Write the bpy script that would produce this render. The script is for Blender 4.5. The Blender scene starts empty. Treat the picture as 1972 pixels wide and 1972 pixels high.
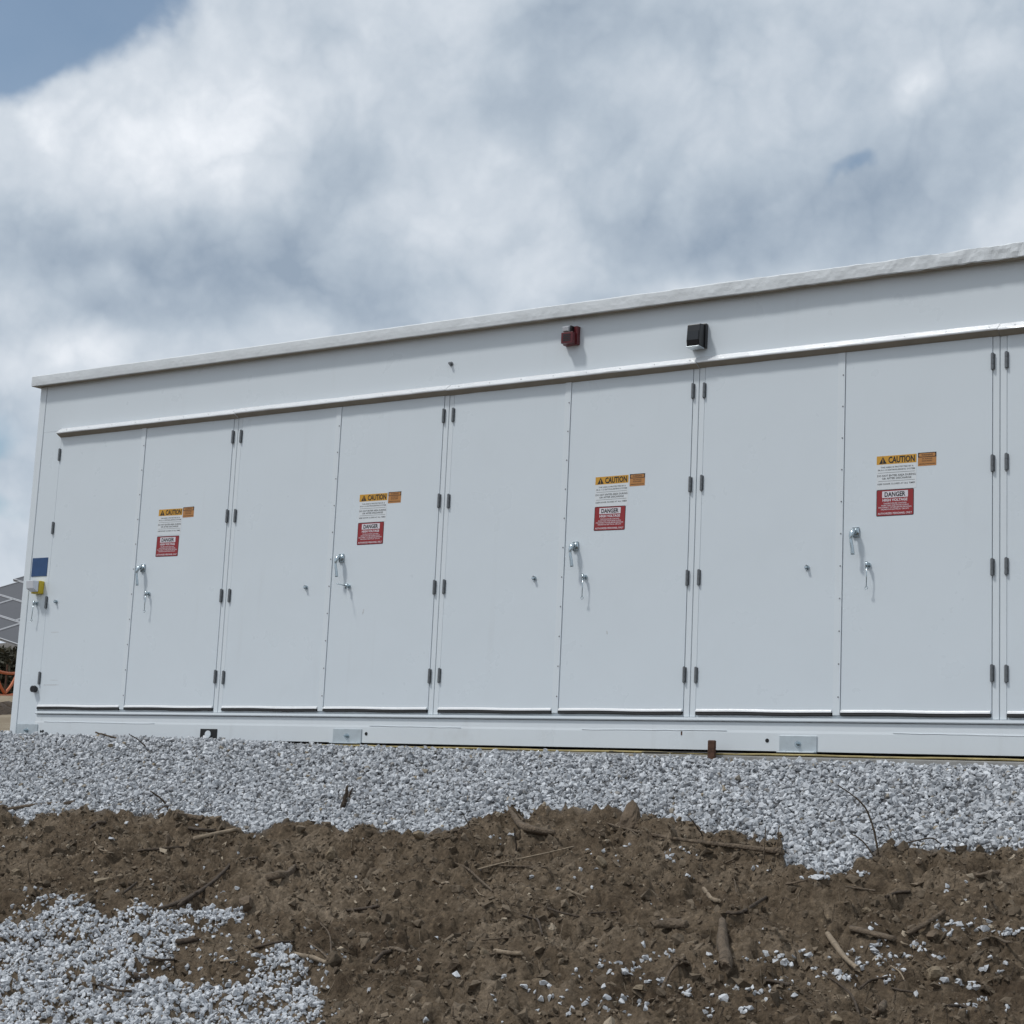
import bpy, bmesh, math, random
import numpy as np
from mathutils import Matrix, Vector
random.seed(7)
rng = np.random.default_rng(11)
scene = bpy.context.scene
C = scene.collection

# ------------------------------------------------------------------ camera
FPX, W0 = 3502.74, 1972.0
YAW, PITCH, ROLL = -0.58735, 0.16818, 0.04730
CAM = np.array([9.6601, -10.5373, -0.7503])
_f = np.array([math.sin(YAW)*math.cos(PITCH), math.cos(YAW)*math.cos(PITCH), math.sin(PITCH)])
_r = np.array([math.cos(YAW), -math.sin(YAW), 0.0]); _u = np.cross(_r, _f)
CR = _r*math.cos(ROLL)+_u*math.sin(ROLL); CU = -_r*math.sin(ROLL)+_u*math.cos(ROLL); CF = _f
cd = bpy.data.cameras.new('camera'); cam = bpy.data.objects.new('camera', cd); C.objects.link(cam)
cd.sensor_width = 36.0; cd.sensor_fit = 'HORIZONTAL'; cd.lens = FPX/W0*36.0
cd.clip_start = 0.1; cd.clip_end = 3000
cam.matrix_world = Matrix(((CR[0], CU[0], -CF[0], CAM[0]), (CR[1], CU[1], -CF[1], CAM[1]), (CR[2], CU[2], -CF[2], CAM[2]), (0, 0, 0, 1)))
scene.camera = cam

def px_ray(x, y):
    d = CF + CR*(x-986)/FPX - CU*(y-986)/FPX
    return d/np.linalg.norm(d)
def project(X, Y, Z):
    dx, dy, dz = X-CAM[0], Y-CAM[1], Z-CAM[2]
    w = np.maximum(dx*CF[0]+dy*CF[1]+dz*CF[2], 0.05)
    return 986+FPX*(dx*CR[0]+dy*CR[1]+dz*CR[2])/w, 986-FPX*(dx*CU[0]+dy*CU[1]+dz*CU[2])/w

# ------------------------------------------------------------------ light
SUN_TO = Vector((-0.85, -1.0, 1.95)).normalized()
sl = bpy.data.lights.new('sun', 'SUN'); sl.energy = 1.6; sl.angle = math.radians(6.0); sl.color = (1.0, 0.985, 0.96)
so = bpy.data.objects.new('sun', sl); C.objects.link(so)
so.rotation_euler = SUN_TO.to_track_quat('Z', 'Y').to_euler()
scene.view_settings.view_transform = 'Standard'; scene.view_settings.look = 'None'
scene.view_settings.exposure = 0.18; scene.view_settings.gamma = 1.0
scene.view_settings.use_curve_mapping = False
scene.cycles.max_bounces = 5; scene.cycles.diffuse_bounces = 3; scene.cycles.glossy_bounces = 2

# ------------------------------------------------------------------ world: Nishita sky behind broken stratocumulus
wd = bpy.data.worlds.new('World'); scene.world = wd; wd.use_nodes = True
nt = wd.node_tree; nt.nodes.clear(); N = nt.nodes.new; L = nt.links.new
def mth(op, a, b=None, c=None, clamp=False):
    n = N('ShaderNodeMath'); n.operation = op; n.use_clamp = clamp
    for i, v in enumerate((a, b, c)):
        if v is None: continue
        if isinstance(v, (int, float)): n.inputs[i].default_value = v
        else: L(v, n.inputs[i])
    return n.outputs[0]
def vmt(op, a, b=None):
    n = N('ShaderNodeVectorMath'); n.operation = op
    for i, v in enumerate((a, b)):
        if v is None: continue
        if isinstance(v, (tuple, list)): n.inputs[i].default_value = v
        else: L(v, n.inputs[i])
    return n
def noise(vec, scale, detail, rough, dist=0.0, lac=2.0):
    n = N('ShaderNodeTexNoise'); n.inputs['Scale'].default_value = scale; n.inputs['Detail'].default_value = detail
    n.inputs['Roughness'].default_value = rough; n.inputs['Distortion'].default_value = dist; n.inputs['Lacunarity'].default_value = lac
    L(vec, n.inputs['Vector']); return n
def mrange(v, a, b, c, d, smooth=True):
    n = N('ShaderNodeMapRange'); n.interpolation_type = 'SMOOTHSTEP' if smooth else 'LINEAR'
    n.inputs['From Min'].default_value = a; n.inputs['From Max'].default_value = b
    n.inputs['To Min'].default_value = c; n.inputs['To Max'].default_value = d
    L(v, n.inputs['Value']); return n.outputs['Result']
tc = N('ShaderNodeTexCoord'); D = tc.outputs['Generated']
sky = N('ShaderNodeTexSky'); sky.sky_type = 'NISHITA'; sky.sun_disc = False
sky.sun_elevation = math.asin(SUN_TO.z); sky.sun_rotation = math.atan2(SUN_TO.x, SUN_TO.y)
sky.air_density = 1.0; sky.dust_density = 1.2; sky.ozone_density = 1.0
sp = N('ShaderNodeSeparateXYZ'); L(D, sp.inputs[0])
az = mth('ARCTAN2', sp.outputs[0], sp.outputs[1]); el = mth('ARCSINE', sp.outputs[2])
cmb = N('ShaderNodeCombineXYZ'); L(az, cmb.inputs[0]); L(el, cmb.inputs[1])
warp = noise(D, 8.0, 5, 0.55)
wv = vmt('SUBTRACT', warp.outputs['Color'], (0.5, 0.5, 0.5))
wv2 = vmt('MULTIPLY', wv.outputs[0], (0.10, 0.09, 0.0))
P = vmt('ADD', cmb.outputs[0], wv2.outputs[0]).outputs[0]
def blob(px, py, rx, ry, w, soft=0.0):
    d = px_ray(px, py); a0 = math.atan2(d[0], d[1]); e0 = math.asin(d[2])
    s = vmt('SUBTRACT', P, (a0, e0, 0)).outputs[0]
    m = vmt('MULTIPLY', s, (FPX/rx*0.95, FPX/ry, 0)).outputs[0]
    l = vmt('LENGTH', m).outputs['Value']
    return mrange(l, soft, 1.0, w, 0.0)
def total(lst):
    o = lst[0]
    for v in lst[1:]: o = mth('ADD', o, v)
    return o
def signed(n_, k): return mth('MULTIPLY', mth('SUBTRACT', n_.outputs['Fac'], 0.5), k)
def vor(vec, scale, k):           # rounded cauliflower heads
    v = N('ShaderNodeTexVoronoi'); v.feature = 'F1'; v.inputs['Scale'].default_value = scale
    L(vec, v.inputs['Vector']); return mth('MULTIPLY', mth('SUBTRACT', 0.42, v.outputs['Distance']), k)
DW_ = vmt('ADD', D, vmt('MULTIPLY', wv.outputs[0], (0.16, 0.16, 0.16)).outputs[0]).outputs[0]
big = noise(D, 4.5, 3, 0.5); fine = noise(D, 11.0, 8, 0.62)
tex = total([signed(big, 0.75), signed(fine, 0.85), vor(DW_, 13.0, 0.34), vor(DW_, 30.0, 0.24), vor(DW_, 68.0, 0.12)])
shade = total([mth('ADD', tex, 0.50),
    blob(260, 260, 460, 190, 0.34), blob(560, 150, 300, 170, 0.16), blob(400, 340, 190, 100, 0.14),
    blob(1040, 400, 240, 190, 0.24), blob(1740, 160, 110, 80, 0.34), blob(900, 110, 200, 110, 0.18), blob(1430, 230, 130, 110, 0.16),
    blob(1420, 540, 260, 70, 0.34), blob(150, 700, 360, 80, 0.26), blob(1890, 140, 90, 60, 0.26), blob(1960, 420, 90, 120, 0.18),
    blob(600, 540, 420, 150, -0.48), blob(120, 470, 360, 110, -0.50), blob(200, 600, 340, 80, -0.26), blob(680, 360, 160, 130, -0.28),
    blob(1480, 420, 440, 140, -0.33), blob(1180, 60, 340, 130, -0.34), blob(1830, 330, 330, 180, -0.26), blob(1150, 560, 160, 90, -0.12)])
shade = mth('ADD', mth('MULTIPLY', shade, 0.80), 0.15)
ramp = N('ShaderNodeValToRGB'); L(shade, ramp.inputs[0])
cr = ramp.color_ramp; cr.elements[0].position = 0.0; cr.elements[0].color = (0.27, 0.335, 0.42, 1)
cr.elements[1].position = 0.90; cr.elements[1].color = (0.80, 0.83, 0.875, 1)
e = cr.elements.new(0.33); e.color = (0.415, 0.48, 0.555, 1)
e = cr.elements.new(0.66); e.color = (0.595, 0.645, 0.705, 1)
# breaks in the cloud, ragged along the cloud's own relief
gap = total([  blob(130, -10, 440, 185, 0.72, 0.0), blob(0, 110, 230, 130, 0.65, 0.0), blob(1640, 342, 95, 42, 0.33), blob(0, 810, 150, 80, 0.36), blob(0, 940, 140, 70, 0.38)])
gap = mth('MULTIPLY', gap, mth('SUBTRACT', 1.0, mth('MULTIPLY', tex, 1.7)))
gap = mrange(gap, 0.16, 0.62, 0.0, 0.90)
skc = N('ShaderNodeMixRGB'); skc.blend_type = 'MULTIPLY'; skc.inputs[0].default_value = 1.0
L(sky.outputs[0], skc.inputs[1]); skc.inputs[2].default_value = (0.108, 0.108, 0.100, 1)
mixc = N('ShaderNodeMixRGB'); L(gap, mixc.inputs[0]); L(ramp.outputs[0], mixc.inputs[1]); L(skc.outputs[0], mixc.inputs[2])
bg = N('ShaderNodeBackground'); L(mixc.outputs[0], bg.inputs[0]); bg.inputs[1].default_value = 1.0
wd.cycles.sampling_method = 'MANUAL'; wd.cycles.sample_map_resolution = 256
wo = N('ShaderNodeOutputWorld'); L(bg.outputs[0], wo.inputs[0])

# ------------------------------------------------------------------ materials
def mat(name, col, rough=0.5, metal=0.0, noise_amt=0.0, noise_scale=8.0, bump=0.0, bump_scale=40.0, col2=None, spec=0.5, attr=None, coord='Object'):
    m = bpy.data.materials.new(name); m.use_nodes = True
    t = m.node_tree; b = t.nodes['Principled BSDF']
    b.inputs['Base Color'].default_value = (*col, 1); b.inputs['Roughness'].default_value = rough; b.inputs['Metallic'].default_value = metal
    b.inputs['Specular IOR Level'].default_value = spec
    if noise_amt or bump:
        co = t.nodes.new('ShaderNodeTexCoord')
    if noise_amt:
        n = t.nodes.new('ShaderNodeTexNoise'); n.inputs['Scale'].default_value = noise_scale; n.inputs['Detail'].default_value = 8; n.inputs['Roughness'].default_value = 0.6
        t.links.new(co.outputs[coord], n.inputs['Vector'])
        r = t.nodes.new('ShaderNodeValToRGB'); t.links.new(n.outputs['Fac'], r.inputs[0])
        c2 = col2 if col2 else tuple(c*(1-noise_amt) for c in col)
        r.color_ramp.elements[0].position = 0.3; r.color_ramp.elements[0].color = (*c2, 1)
        r.color_ramp.elements[1].position = 0.68; r.color_ramp.elements[1].color = (*col, 1)
        t.links.new(r.outputs[0], b.inputs['Base Color'])
    if bump:
        n2 = t.nodes.new('ShaderNodeTexNoise'); n2.inputs['Scale'].default_value = bump_scale; n2.inputs['Detail'].default_value = 6
        t.links.new(co.outputs[coord], n2.inputs['Vector'])
        bp = t.nodes.new('ShaderNodeBump'); bp.inputs['Strength'].default_value = bump; bp.inputs['Distance'].default_value = 0.02
        t.links.new(n2.outputs['Fac'], bp.inputs['Height']); t.links.new(bp.outputs[0], b.inputs['Normal'])
    return m
M = {}
def paint(name, col, dirt, streak):
    m = bpy.data.materials.new(name); m.use_nodes = True; t = m.node_tree; b = t.nodes['Principled BSDF']
    ge = t.nodes.new('ShaderNodeNewGeometry')
    def nz(scale, sc, detail=5, rough=0.55):
        mp = t.nodes.new('ShaderNodeMapping'); mp.inputs['Scale'].default_value = sc; t.links.new(ge.outputs['Position'], mp.inputs['Vector'])
        n = t.nodes.new('ShaderNodeTexNoise'); n.inputs['Scale'].default_value = scale; n.inputs['Detail'].default_value = detail; n.inputs['Roughness'].default_value = rough
        t.links.new(mp.outputs[0], n.inputs['Vector']); return n.outputs['Fac']
    def mr(v, a, b_, c, d):
        n = t.nodes.new('ShaderNodeMapRange'); n.interpolation_type = 'SMOOTHSTEP'
        for k, q in (('From Min', a), ('From Max', b_), ('To Min', c), ('To Max', d)): n.inputs[k].default_value = q
        t.links.new(v, n.inputs['Value']); return n.outputs['Result']
    def mul(x, y):
        n = t.nodes.new('ShaderNodeMath'); n.operation = 'MULTIPLY'; t.links.new(x, n.inputs[0]); t.links.new(y, n.inputs[1]); return n.outputs[0]
    def add(x, y):
        n = t.nodes.new('ShaderNodeMath'); n.operation = 'ADD'; n.use_clamp = True; t.links.new(x, n.inputs[0]); t.links.new(y, n.inputs[1]); return n.outputs[0]
    runs = mul(mr(nz(9.0, (1, 1, 0.06)), 0.55, 0.75, 0.0, streak), mr(nz(1.3, (1, 1, 1)), 0.42, 0.62, 0.0, 1.0))
    smudge = mr(nz(2.4, (1, 1, 0.8), 8, 0.65), 0.56, 0.80, 0.0, dirt)
    f = add(runs, smudge)
    mx = t.nodes.new('ShaderNodeMixRGB'); t.links.new(f, mx.inputs[0]); mx.inputs[1].default_value = (*col, 1); mx.inputs[2].default_value = (0.47, 0.47, 0.46, 1)
    t.links.new(mx.outputs[0], b.inputs['Base Color'])
    t.links.new(mr(nz(3.0, (1, 1, 1)), 0.3, 0.7, 0.26, 0.42), b.inputs['Roughness'])
    bp = t.nodes.new('ShaderNodeBump'); bp.inputs['Strength'].default_value = 0.35; bp.inputs['Distance'].default_value = 0.02
    t.links.new(nz(1.7, (1.2, 1, 0.8), 2, 0.4), bp.inputs['Height']); t.links.new(bp.outputs[0], b.inputs['Normal'])
    return m
M['white'] = paint('white_paint', (0.712, 0.768, 0.808), 0.06, 0.09)
M['white2'] = paint('white_paint_trim', (0.735, 0.785, 0.818), 0.12, 0.05)
M['base'] = paint('white_paint_base', (0.715, 0.758, 0.785), 0.30, 0.22)
M['coat'] = mat('white_roof_coating', (0.74, 0.77, 0.79), 0.7, noise_amt=0.10, noise_scale=5.0, bump=0.25, bump_scale=22)
M['under_shade'] = mat('underside_shade_tan', (0.34, 0.295, 0.235), 0.8, noise_amt=0.2, noise_scale=5)  # shade and brown ground bounce put into the underside colour
M['alu'] = mat('painted_aluminium', (0.84, 0.85, 0.86), 0.25, 0.15, noise_amt=0.08, noise_scale=20, bump=0.10, bump_scale=14)
M['zinc'] = mat('zinc_steel', (0.56, 0.64, 0.68), 0.24, 0.9, noise_amt=0.25, noise_scale=40)
M['galv'] = mat('galvanised_steel', (0.60, 0.66, 0.69), 0.38, 0.55, noise_amt=0.18, noise_scale=14)
M['hinge'] = mat('hinge_steel', (0.23, 0.24, 0.25), 0.45, 0.6, noise_amt=0.3, noise_scale=60)
M['rubber'] = mat('black_rubber', (0.012, 0.012, 0.013), 0.7, noise_amt=0.3)
M['black'] = mat('black_plastic', (0.015, 0.015, 0.017), 0.35, noise_amt=0.2)
M['glass'] = mat('dark_lens', (0.02, 0.022, 0.026), 0.08, noise_amt=0.1)
M['red'] = mat('red_plastic', (0.115, 0.008, 0.012), 0.35, noise_amt=0.15)
M['clear'] = mat('strobe_lens', (0.72, 0.74, 0.78), 0.1, noise_amt=0.05)
M['yellow'] = mat('yellow_plastic', (0.62, 0.46, 0.02), 0.4, noise_amt=0.15)
M['blue'] = mat('blue_vinyl', (0.022, 0.075, 0.20), 0.4, noise_amt=0.2, noise_scale=20)
M['s_yellow'] = mat('sticker_amber', (0.66, 0.34, 0.035), 0.45, noise_amt=0.05)
M['s_orange'] = mat('sticker_orange', (0.52, 0.235, 0.07), 0.45, noise_amt=0.08)
M['s_white'] = mat('sticker_white', (0.76, 0.79, 0.81), 0.4, noise_amt=0.03)
M['s_red'] = mat('sticker_red', (0.31, 0.022, 0.026), 0.45, noise_amt=0.06)
M['s_black'] = mat('sticker_black', (0.015, 0.014, 0.014), 0.5, noise_amt=0.05)
M['s_pink'] = mat('sticker_print_white', (0.74, 0.70, 0.74), 0.45, noise_amt=0.03)
M['scuff'] = mat('scuff_grey', (0.50, 0.52, 0.53), 0.6, noise_amt=0.35, noise_scale=30, col2=(0.70, 0.72, 0.74))
M['rust'] = mat('rusty_steel', (0.13, 0.065, 0.04), 0.85, 0.2, noise_amt=0.6, noise_scale=30, bump=0.3, bump_scale=60)
M['conc'] = mat('concrete', (0.36, 0.35, 0.33), 0.9, noise_amt=0.25, noise_scale=8, bump=0.2, bump_scale=40)
M['rope'] = mat('yellow_cord', (0.52, 0.42, 0.19), 0.85, noise_amt=0.5, noise_scale=6, bump=0.3, bump_scale=80)
M['cable'] = mat('black_cable', (0.02, 0.02, 0.02), 0.5, noise_amt=0.2)
M['wood'] = mat('weathered_wood', (0.185, 0.138, 0.095), 0.95, noise_amt=0.6, noise_scale=34, bump=0.9, bump_scale=70)
M['bark'] = mat('dark_bark', (0.09, 0.066, 0.047), 0.95, noise_amt=0.55, noise_scale=36, bump=0.8, bump_scale=40)
M['pale'] = mat('pale_wood', (0.32, 0.25, 0.175), 0.85, noise_amt=0.5, noise_scale=40, bump=0.4, bump_scale=50)
M['rock'] = mat('tan_rock', (0.29, 0.225, 0.15), 0.9, noise_amt=0.5, noise_scale=14, bump=0.7, bump_scale=25)
M['brock'] = mat('brown_rock', (0.17, 0.125, 0.085), 0.95, noise_amt=0.45, noise_scale=14, bump=0.7, bump_scale=30)
M['pvback'] = mat('solar_glass', (0.06, 0.058, 0.064), 0.4, noise_amt=0.1, noise_scale=2)
M['pvframe'] = mat('solar_frame', (0.48, 0.48, 0.49), 0.4, 0.3, noise_amt=0.1)
M['orange'] = mat('orange_mesh', (0.55, 0.15, 0.055), 0.6, noise_amt=0.2)
M['leaf'] = mat('weed_leaf', (0.06, 0.055, 0.03), 0.8, noise_amt=0.5, noise_scale=6)
M['stem'] = mat('weed_stem', (0.07, 0.05, 0.03), 0.9, noise_amt=0.4)
def tone_mat(name, lo, hi, rough, bump):
    m = mat(name, hi, rough, bump=bump, bump_scale=55); t = m.node_tree; b = t.nodes['Principled BSDF']; b.inputs['Specular IOR Level'].default_value = 0.25
    at = t.nodes.new('ShaderNodeAttribute'); at.attribute_name = 'tone'
    r = t.nodes.new('ShaderNodeValToRGB'); t.links.new(at.outputs['Fac'], r.inputs[0])
    els = r.color_ramp.elements; els[0].color = (*lo, 1); els[1].color = (*hi, 1)
    co = t.nodes.new('ShaderNodeTexCoord'); n = t.nodes.new('ShaderNodeTexNoise'); n.inputs['Scale'].default_value = 40; n.inputs['Detail'].default_value = 6
    t.links.new(co.outputs['Object'], n.inputs['Vector'])
    mx = t.nodes.new('ShaderNodeMixRGB'); mx.blend_type = 'MULTIPLY'; mx.inputs[0].default_value = 0.42
    r2 = t.nodes.new('ShaderNodeValToRGB'); r2.color_ramp.elements[0].position = 0.35; r2.color_ramp.elements[0].color = (0.55, 0.55, 0.56, 1); r2.color_ramp.elements[1].position = 0.6; r2.color_ramp.elements[1].color = (1, 1, 1, 1)
    t.links.new(n.outputs['Fac'], r2.inputs[0]); t.links.new(r.outputs[0], mx.inputs[1]); t.links.new(r2.outputs[0], mx.inputs[2])
    t.links.new(mx.outputs[0], b.inputs['Base Color']); return m, r
M['stone'], _rr = tone_mat('crushed_limestone', (0.15, 0.155, 0.165), (0.73, 0.745, 0.765), 0.8, 0.35)
e = _rr.color_ramp.elements.new(0.12); e.color = (0.30, 0.305, 0.315, 1)
e = _rr.color_ramp.elements.new(0.04); e.color = (0.33, 0.27, 0.19, 1)
e = _rr.color_ramp.elements.new(0.6); e.color = (0.505, 0.52, 0.54, 1)
M['clod'], _r2 = tone_mat('soil_clod', (0.085, 0.064, 0.044), (0.38, 0.315, 0.235), 0.98, 0.5)
e = _r2.color_ramp.elements.new(0.85); e.color = (0.23, 0.181, 0.13, 1)
# ground: brown subsoil, grey stone dust, darkened as gap shade, where the gravel lies, pale sand beyond the box
g = bpy.data.materials.new('soil'); g.use_nodes = True; M['soil'] = g
t = g.node_tree; b = t.nodes['Principled BSDF']; b.inputs['Roughness'].default_value = 0.98; b.inputs['Specular IOR Level'].default_value = 0.15
def gn(scale, detail=8, rough=0.65):
    n = t.nodes.new('ShaderNodeTexNoise'); n.inputs['Scale'].default_value = scale; n.inputs['Detail'].default_value = detail; n.inputs['Roughness'].default_value = rough
    t.links.new(gco.outputs['Object'], n.inputs['Vector']); return n.outputs['Fac']
def gr(v, stops):
    r = t.nodes.new('ShaderNodeValToRGB'); t.links.new(v, r.inputs[0]); els = r.color_ramp.elements
    els[0].position, els[0].color = stops[0][0], (*stops[0][1], 1); els[1].position, els[1].color = stops[-1][0], (*stops[-1][1], 1)
    for p, c in stops[1:-1]:
        e = els.new(p); e.color = (*c, 1)
    return r.outputs[0]
gco = t.nodes.new('ShaderNodeTexCoord')
dirt = gr(gn(1.3, 10, 0.72), [(0.36, (0.080, 0.058, 0.039)), (0.5, (0.136, 0.103, 0.071)), (0.64, (0.225, 0.178, 0.130))])
spk = gr(gn(38, 6, 0.7), [(0.34, (0.55, 0.53, 0.50)), (0.5, (1, 1, 1)), (0.62, (1.35, 1.33, 1.3)), (0.74, (2.5, 2.45, 2.3))])
dm = t.nodes.new('ShaderNodeMixRGB'); dm.blend_type = 'MULTIPLY'; dm.inputs[0].default_value = 0.9; t.links.new(dirt, dm.inputs[1]); t.links.new(spk, dm.inputs[2])
dust = gr(gn(30), [(0.3, (0.07, 0.07, 0.072)), (0.7, (0.17, 0.17, 0.175))])  # dust kept dark to deepen the shade between stones
ga = t.nodes.new('ShaderNodeAttribute'); ga.attribute_name = 'gravel'
m1 = t.nodes.new('ShaderNodeMixRGB'); t.links.new(ga.outputs['Fac'], m1.inputs[0]); t.links.new(dm.outputs[0], m1.inputs[1]); t.links.new(dust, m1.inputs[2])
sa = t.nodes.new('ShaderNodeAttribute'); sa.attribute_name = 'sand'
sand = gr(gn(0.9), [(0.3, (0.20, 0.155, 0.105)), (0.7, (0.36, 0.30, 0.22))])
m2 = t.nodes.new('ShaderNodeMixRGB'); t.links.new(sa.outputs['Fac'], m2.inputs[0]); t.links.new(m1.outputs[0], m2.inputs[1]); t.links.new(sand, m2.inputs[2])
t.links.new(m2.outputs[0], b.inputs['Base Color'])
bp = t.nodes.new('ShaderNodeBump'); bp.inputs['Strength'].default_value = 0.9; bp.inputs['Distance'].default_value = 0.02
t.links.new(gn(45, 6, 0.75), bp.inputs['Height']); t.links.new(bp.outputs[0], b.inputs['Normal'])

# ------------------------------------------------------------------ mesh helpers
class MB:
    def __init__(s): s.v = []; s.f = []; s.m = []; s.mats = []
    def mi(s, m):
        if m not in s.mats: s.mats.append(m)
        return s.mats.index(m)
    def add(s, v, f, m):
        o = len(s.v); s.v += [tuple(p) for p in v]; k = s.mi(m)
        for q in f: s.f.append(tuple(i+o for i in q)); s.m.append(k)
        return s
    def box(s, a, b_, m):
        x0, y0, z0 = a; x1, y1, z1 = b_
        v = [(x0, y0, z0), (x1, y0, z0), (x1, y1, z0), (x0, y1, z0), (x0, y0, z1), (x1, y0, z1), (x1, y1, z1), (x0, y1, z1)]
        return s.add(v, [(3, 2, 1, 0), (4, 5, 6, 7), (0, 1, 5, 4), (1, 2, 6, 5), (2, 3, 7, 6), (3, 0, 4, 7)], m)
    def rect(s, x0, z0, x1, z1, y, m):   # faces -Y
        return s.add([(x0, y, z0), (x1, y, z0), (x1, y, z1), (x0, y, z1)], [(0, 1, 2, 3)], m)
    def tube(s, pts, rad, m, n=8, cap=True, sq=1.0):
        pts = [Vector(p) for p in pts]; rad = rad if isinstance(rad, (list, tuple)) else [rad]*len(pts)
        ref = None; vs = []; fs = []
        for i, p in enumerate(pts):
            d = (pts[min(i+1, len(pts)-1)]-pts[max(i-1, 0)]).normalized()
            if ref is None: ref = Vector((0, 0, 1)) if abs(d.z) < 0.9 else Vector((1, 0, 0))
            a = d.cross(ref).normalized(); c = a.cross(d).normalized(); ref = c
            for k in range(n):
                w = 2*math.pi*k/n
                vs.append(p+a*math.cos(w)*rad[i]+c*math.sin(w)*rad[i]*sq)
        for i in range(len(pts)-1):
            for k in range(n):
                fs.append((i*n+k, i*n+(k+1) % n, (i+1)*n+(k+1) % n, (i+1)*n+k))
        if cap: fs += [tuple(range(n))[::-1], tuple((len(pts)-1)*n+k for k in range(n))]
        return s.add(vs, fs, m)
    def prism(s, prof, x0, x1, m):       # profile of (y,z) extruded along X
        n = len(prof); v = [(x0, y, z) for y, z in prof]+[(x1, y, z) for y, z in prof]
        f = [(i, (i+1) % n, n+(i+1) % n, n+i) for i in range(n)]+[tuple(range(n))[::-1], tuple(range(n, 2*n))]
        return s.add(v, f, m)
    def mesh(s, name, smooth=False):
        me = bpy.data.meshes.new(name); me.from_pydata(s.v, [], s.f)
        for k in s.mats: me.materials.append(M[k])
        me.polygons.foreach_set('material_index', s.m)
        if smooth: me.polygons.foreach_set('use_smooth', [len(q) < 5 for q in s.f])
        bm = bmesh.new(); bm.from_mesh(me); bmesh.ops.recalc_face_normals(bm, faces=bm.faces) if not getattr(s, 'keep', False) else None; bm.to_mesh(me); bm.free()
        return me
def place(name, me, parent=None, loc=(0, 0, 0), bevel=0.0, rot=None):
    o = bpy.data.objects.new(name, me); C.objects.link(o); o.location = loc
    if parent: o.parent = parent
    if rot: o.rotation_euler = rot
    if bevel:
        bv = o.modifiers.new('bevel', 'BEVEL'); bv.width = bevel; bv.segments = 2; bv.limit_method = 'ANGLE'
    return o
def tag(o, label, cat, group=None, kind=None):
    if label: o['label'] = label
    if cat: o['category'] = cat
    if group: o['group'] = group
    if kind: o['kind'] = kind
    return o

# ------------------------------------------------------------------ terrain function
def hash2(ix, iy, seed):
    h = (ix.astype(np.int64)*374761393 + iy.astype(np.int64)*668265263 + seed*1442695041) & 0x7fffffff
    h = ((h ^ (h >> 13))*1274126177) & 0x7fffffff
    return ((h ^ (h >> 16)) & 0xffff)/65535.0
def vnoise(x, y, seed):
    ix = np.floor(x); iy = np.floor(y); fx = x-ix; fy = y-iy
    ux = fx*fx*fx*(fx*(fx*6-15)+10); uy = fy*fy*fy*(fy*(fy*6-15)+10)
    a = hash2(ix, iy, seed); b = hash2(ix+1, iy, seed); c = hash2(ix, iy+1, seed); d = hash2(ix+1, iy+1, seed)
    return (a*(1-ux)+b*ux)*(1-uy)+(c*(1-ux)+d*ux)*uy - 0.5
def sstep(x, a, b):
    k = np.clip((x-a)/(b-a), 0, 1); return k*k*(3-2*k)
EDGE = np.array([(-400, 1545), (0, 1559), (27, 1575), (90, 1572), (164, 1565), (236, 1571), (300, 1568), (345, 1574), (386, 1590), (440, 1600), (495, 1606), (530, 1600), (560, 1592), (615, 1592), (660, 1600), (700, 1591), (716, 1590), (754, 1605), (800, 1611), (839, 1618), (884, 1615), (925, 1602), (959, 1592), (993, 1598), (1061, 1590), (1095, 1573), (1150, 1572), (1194, 1575), (1232, 1590), (1280, 1592), (1332, 1600), (1372, 1618), (1410, 1613), (1448, 1615), (1490, 1626), (1504, 1636), (1510, 1668), (1540, 1685), (1592, 1695), (1640, 1680), (1671, 1655), (1703, 1635), (1750, 1637), (1791, 1645), (1855, 1642), (1971, 1640), (2500, 1640)], float)
PATCH = np.array([(-300, 890), (0, 890), (100, 850), (200, 800), (330, 755), (430, 735), (540, 760), (600, 790), (740, 800), (900, 790), (1050, 775), (1200, 755), (1340, 765), (1390, 810), (1240, 850), (1120, 880), (1050, 920), (1000, 960), (980, 1000), (900, 1050), (800, 1080), (830, 1130), (900, 1150), (1050, 1130), (1200, 1160), (1350, 1180), (1450, 1100), (1450, 1060), (1560, 990), (1700, 1040), (1760, 1110), (1790, 1180), (1780, 1250), (1840, 1290), (1760, 1340), (1700, 1420), (1650, 1700), (-300, 1700)], float)/2.927 + np.array([0, 1500.0])
def in_poly(x, y, poly):
    r = np.zeros(x.shape, bool); n = len(poly)
    for i in range(n):
        x0, y0 = poly[i]; x1, y1 = poly[(i+1) % n]
        if y0 == y1: continue
        c = ((y0 > y) != (y1 > y)) & (x < (x1-x0)*(y-y0)/(y1-y0)+x0)
        r ^= c
    return r
PV = [-4000, -90, -27, -20.5, -3.0, 0.0, 0.22, 1.36, 4.2, 7.0, 9.0, 4000]
PZ = [60.0, 5.2, 3.95, 1.9, -0.27, -0.262, -0.292, -0.83, -1.715, -2.27, -2.36, -2.36]
def base_z(X, Y):
    v = -Y
    z = np.interp(v, PV, PZ)
    zs = (np.interp(v-0.06, PV, PZ)+np.interp(v+0.06, PV, PZ)+z)/3
    top = np.interp(X, [-3, 0.3, 1.6, 5.0], [0.044, 0.024, -0.018, -0.052])*np.clip(1-v/0.9, 0, 1)*(v > -0.5)
    return zs+top
def edge_s(X, Y, z):
    px, py = project(X, Y, z)
    return py-np.interp(px, EDGE[:, 0], EDGE[:, 1])+14*vnoise(X*6, Y*6, 91)+9*vnoise(X*17, Y*17, 92), px, py
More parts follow.
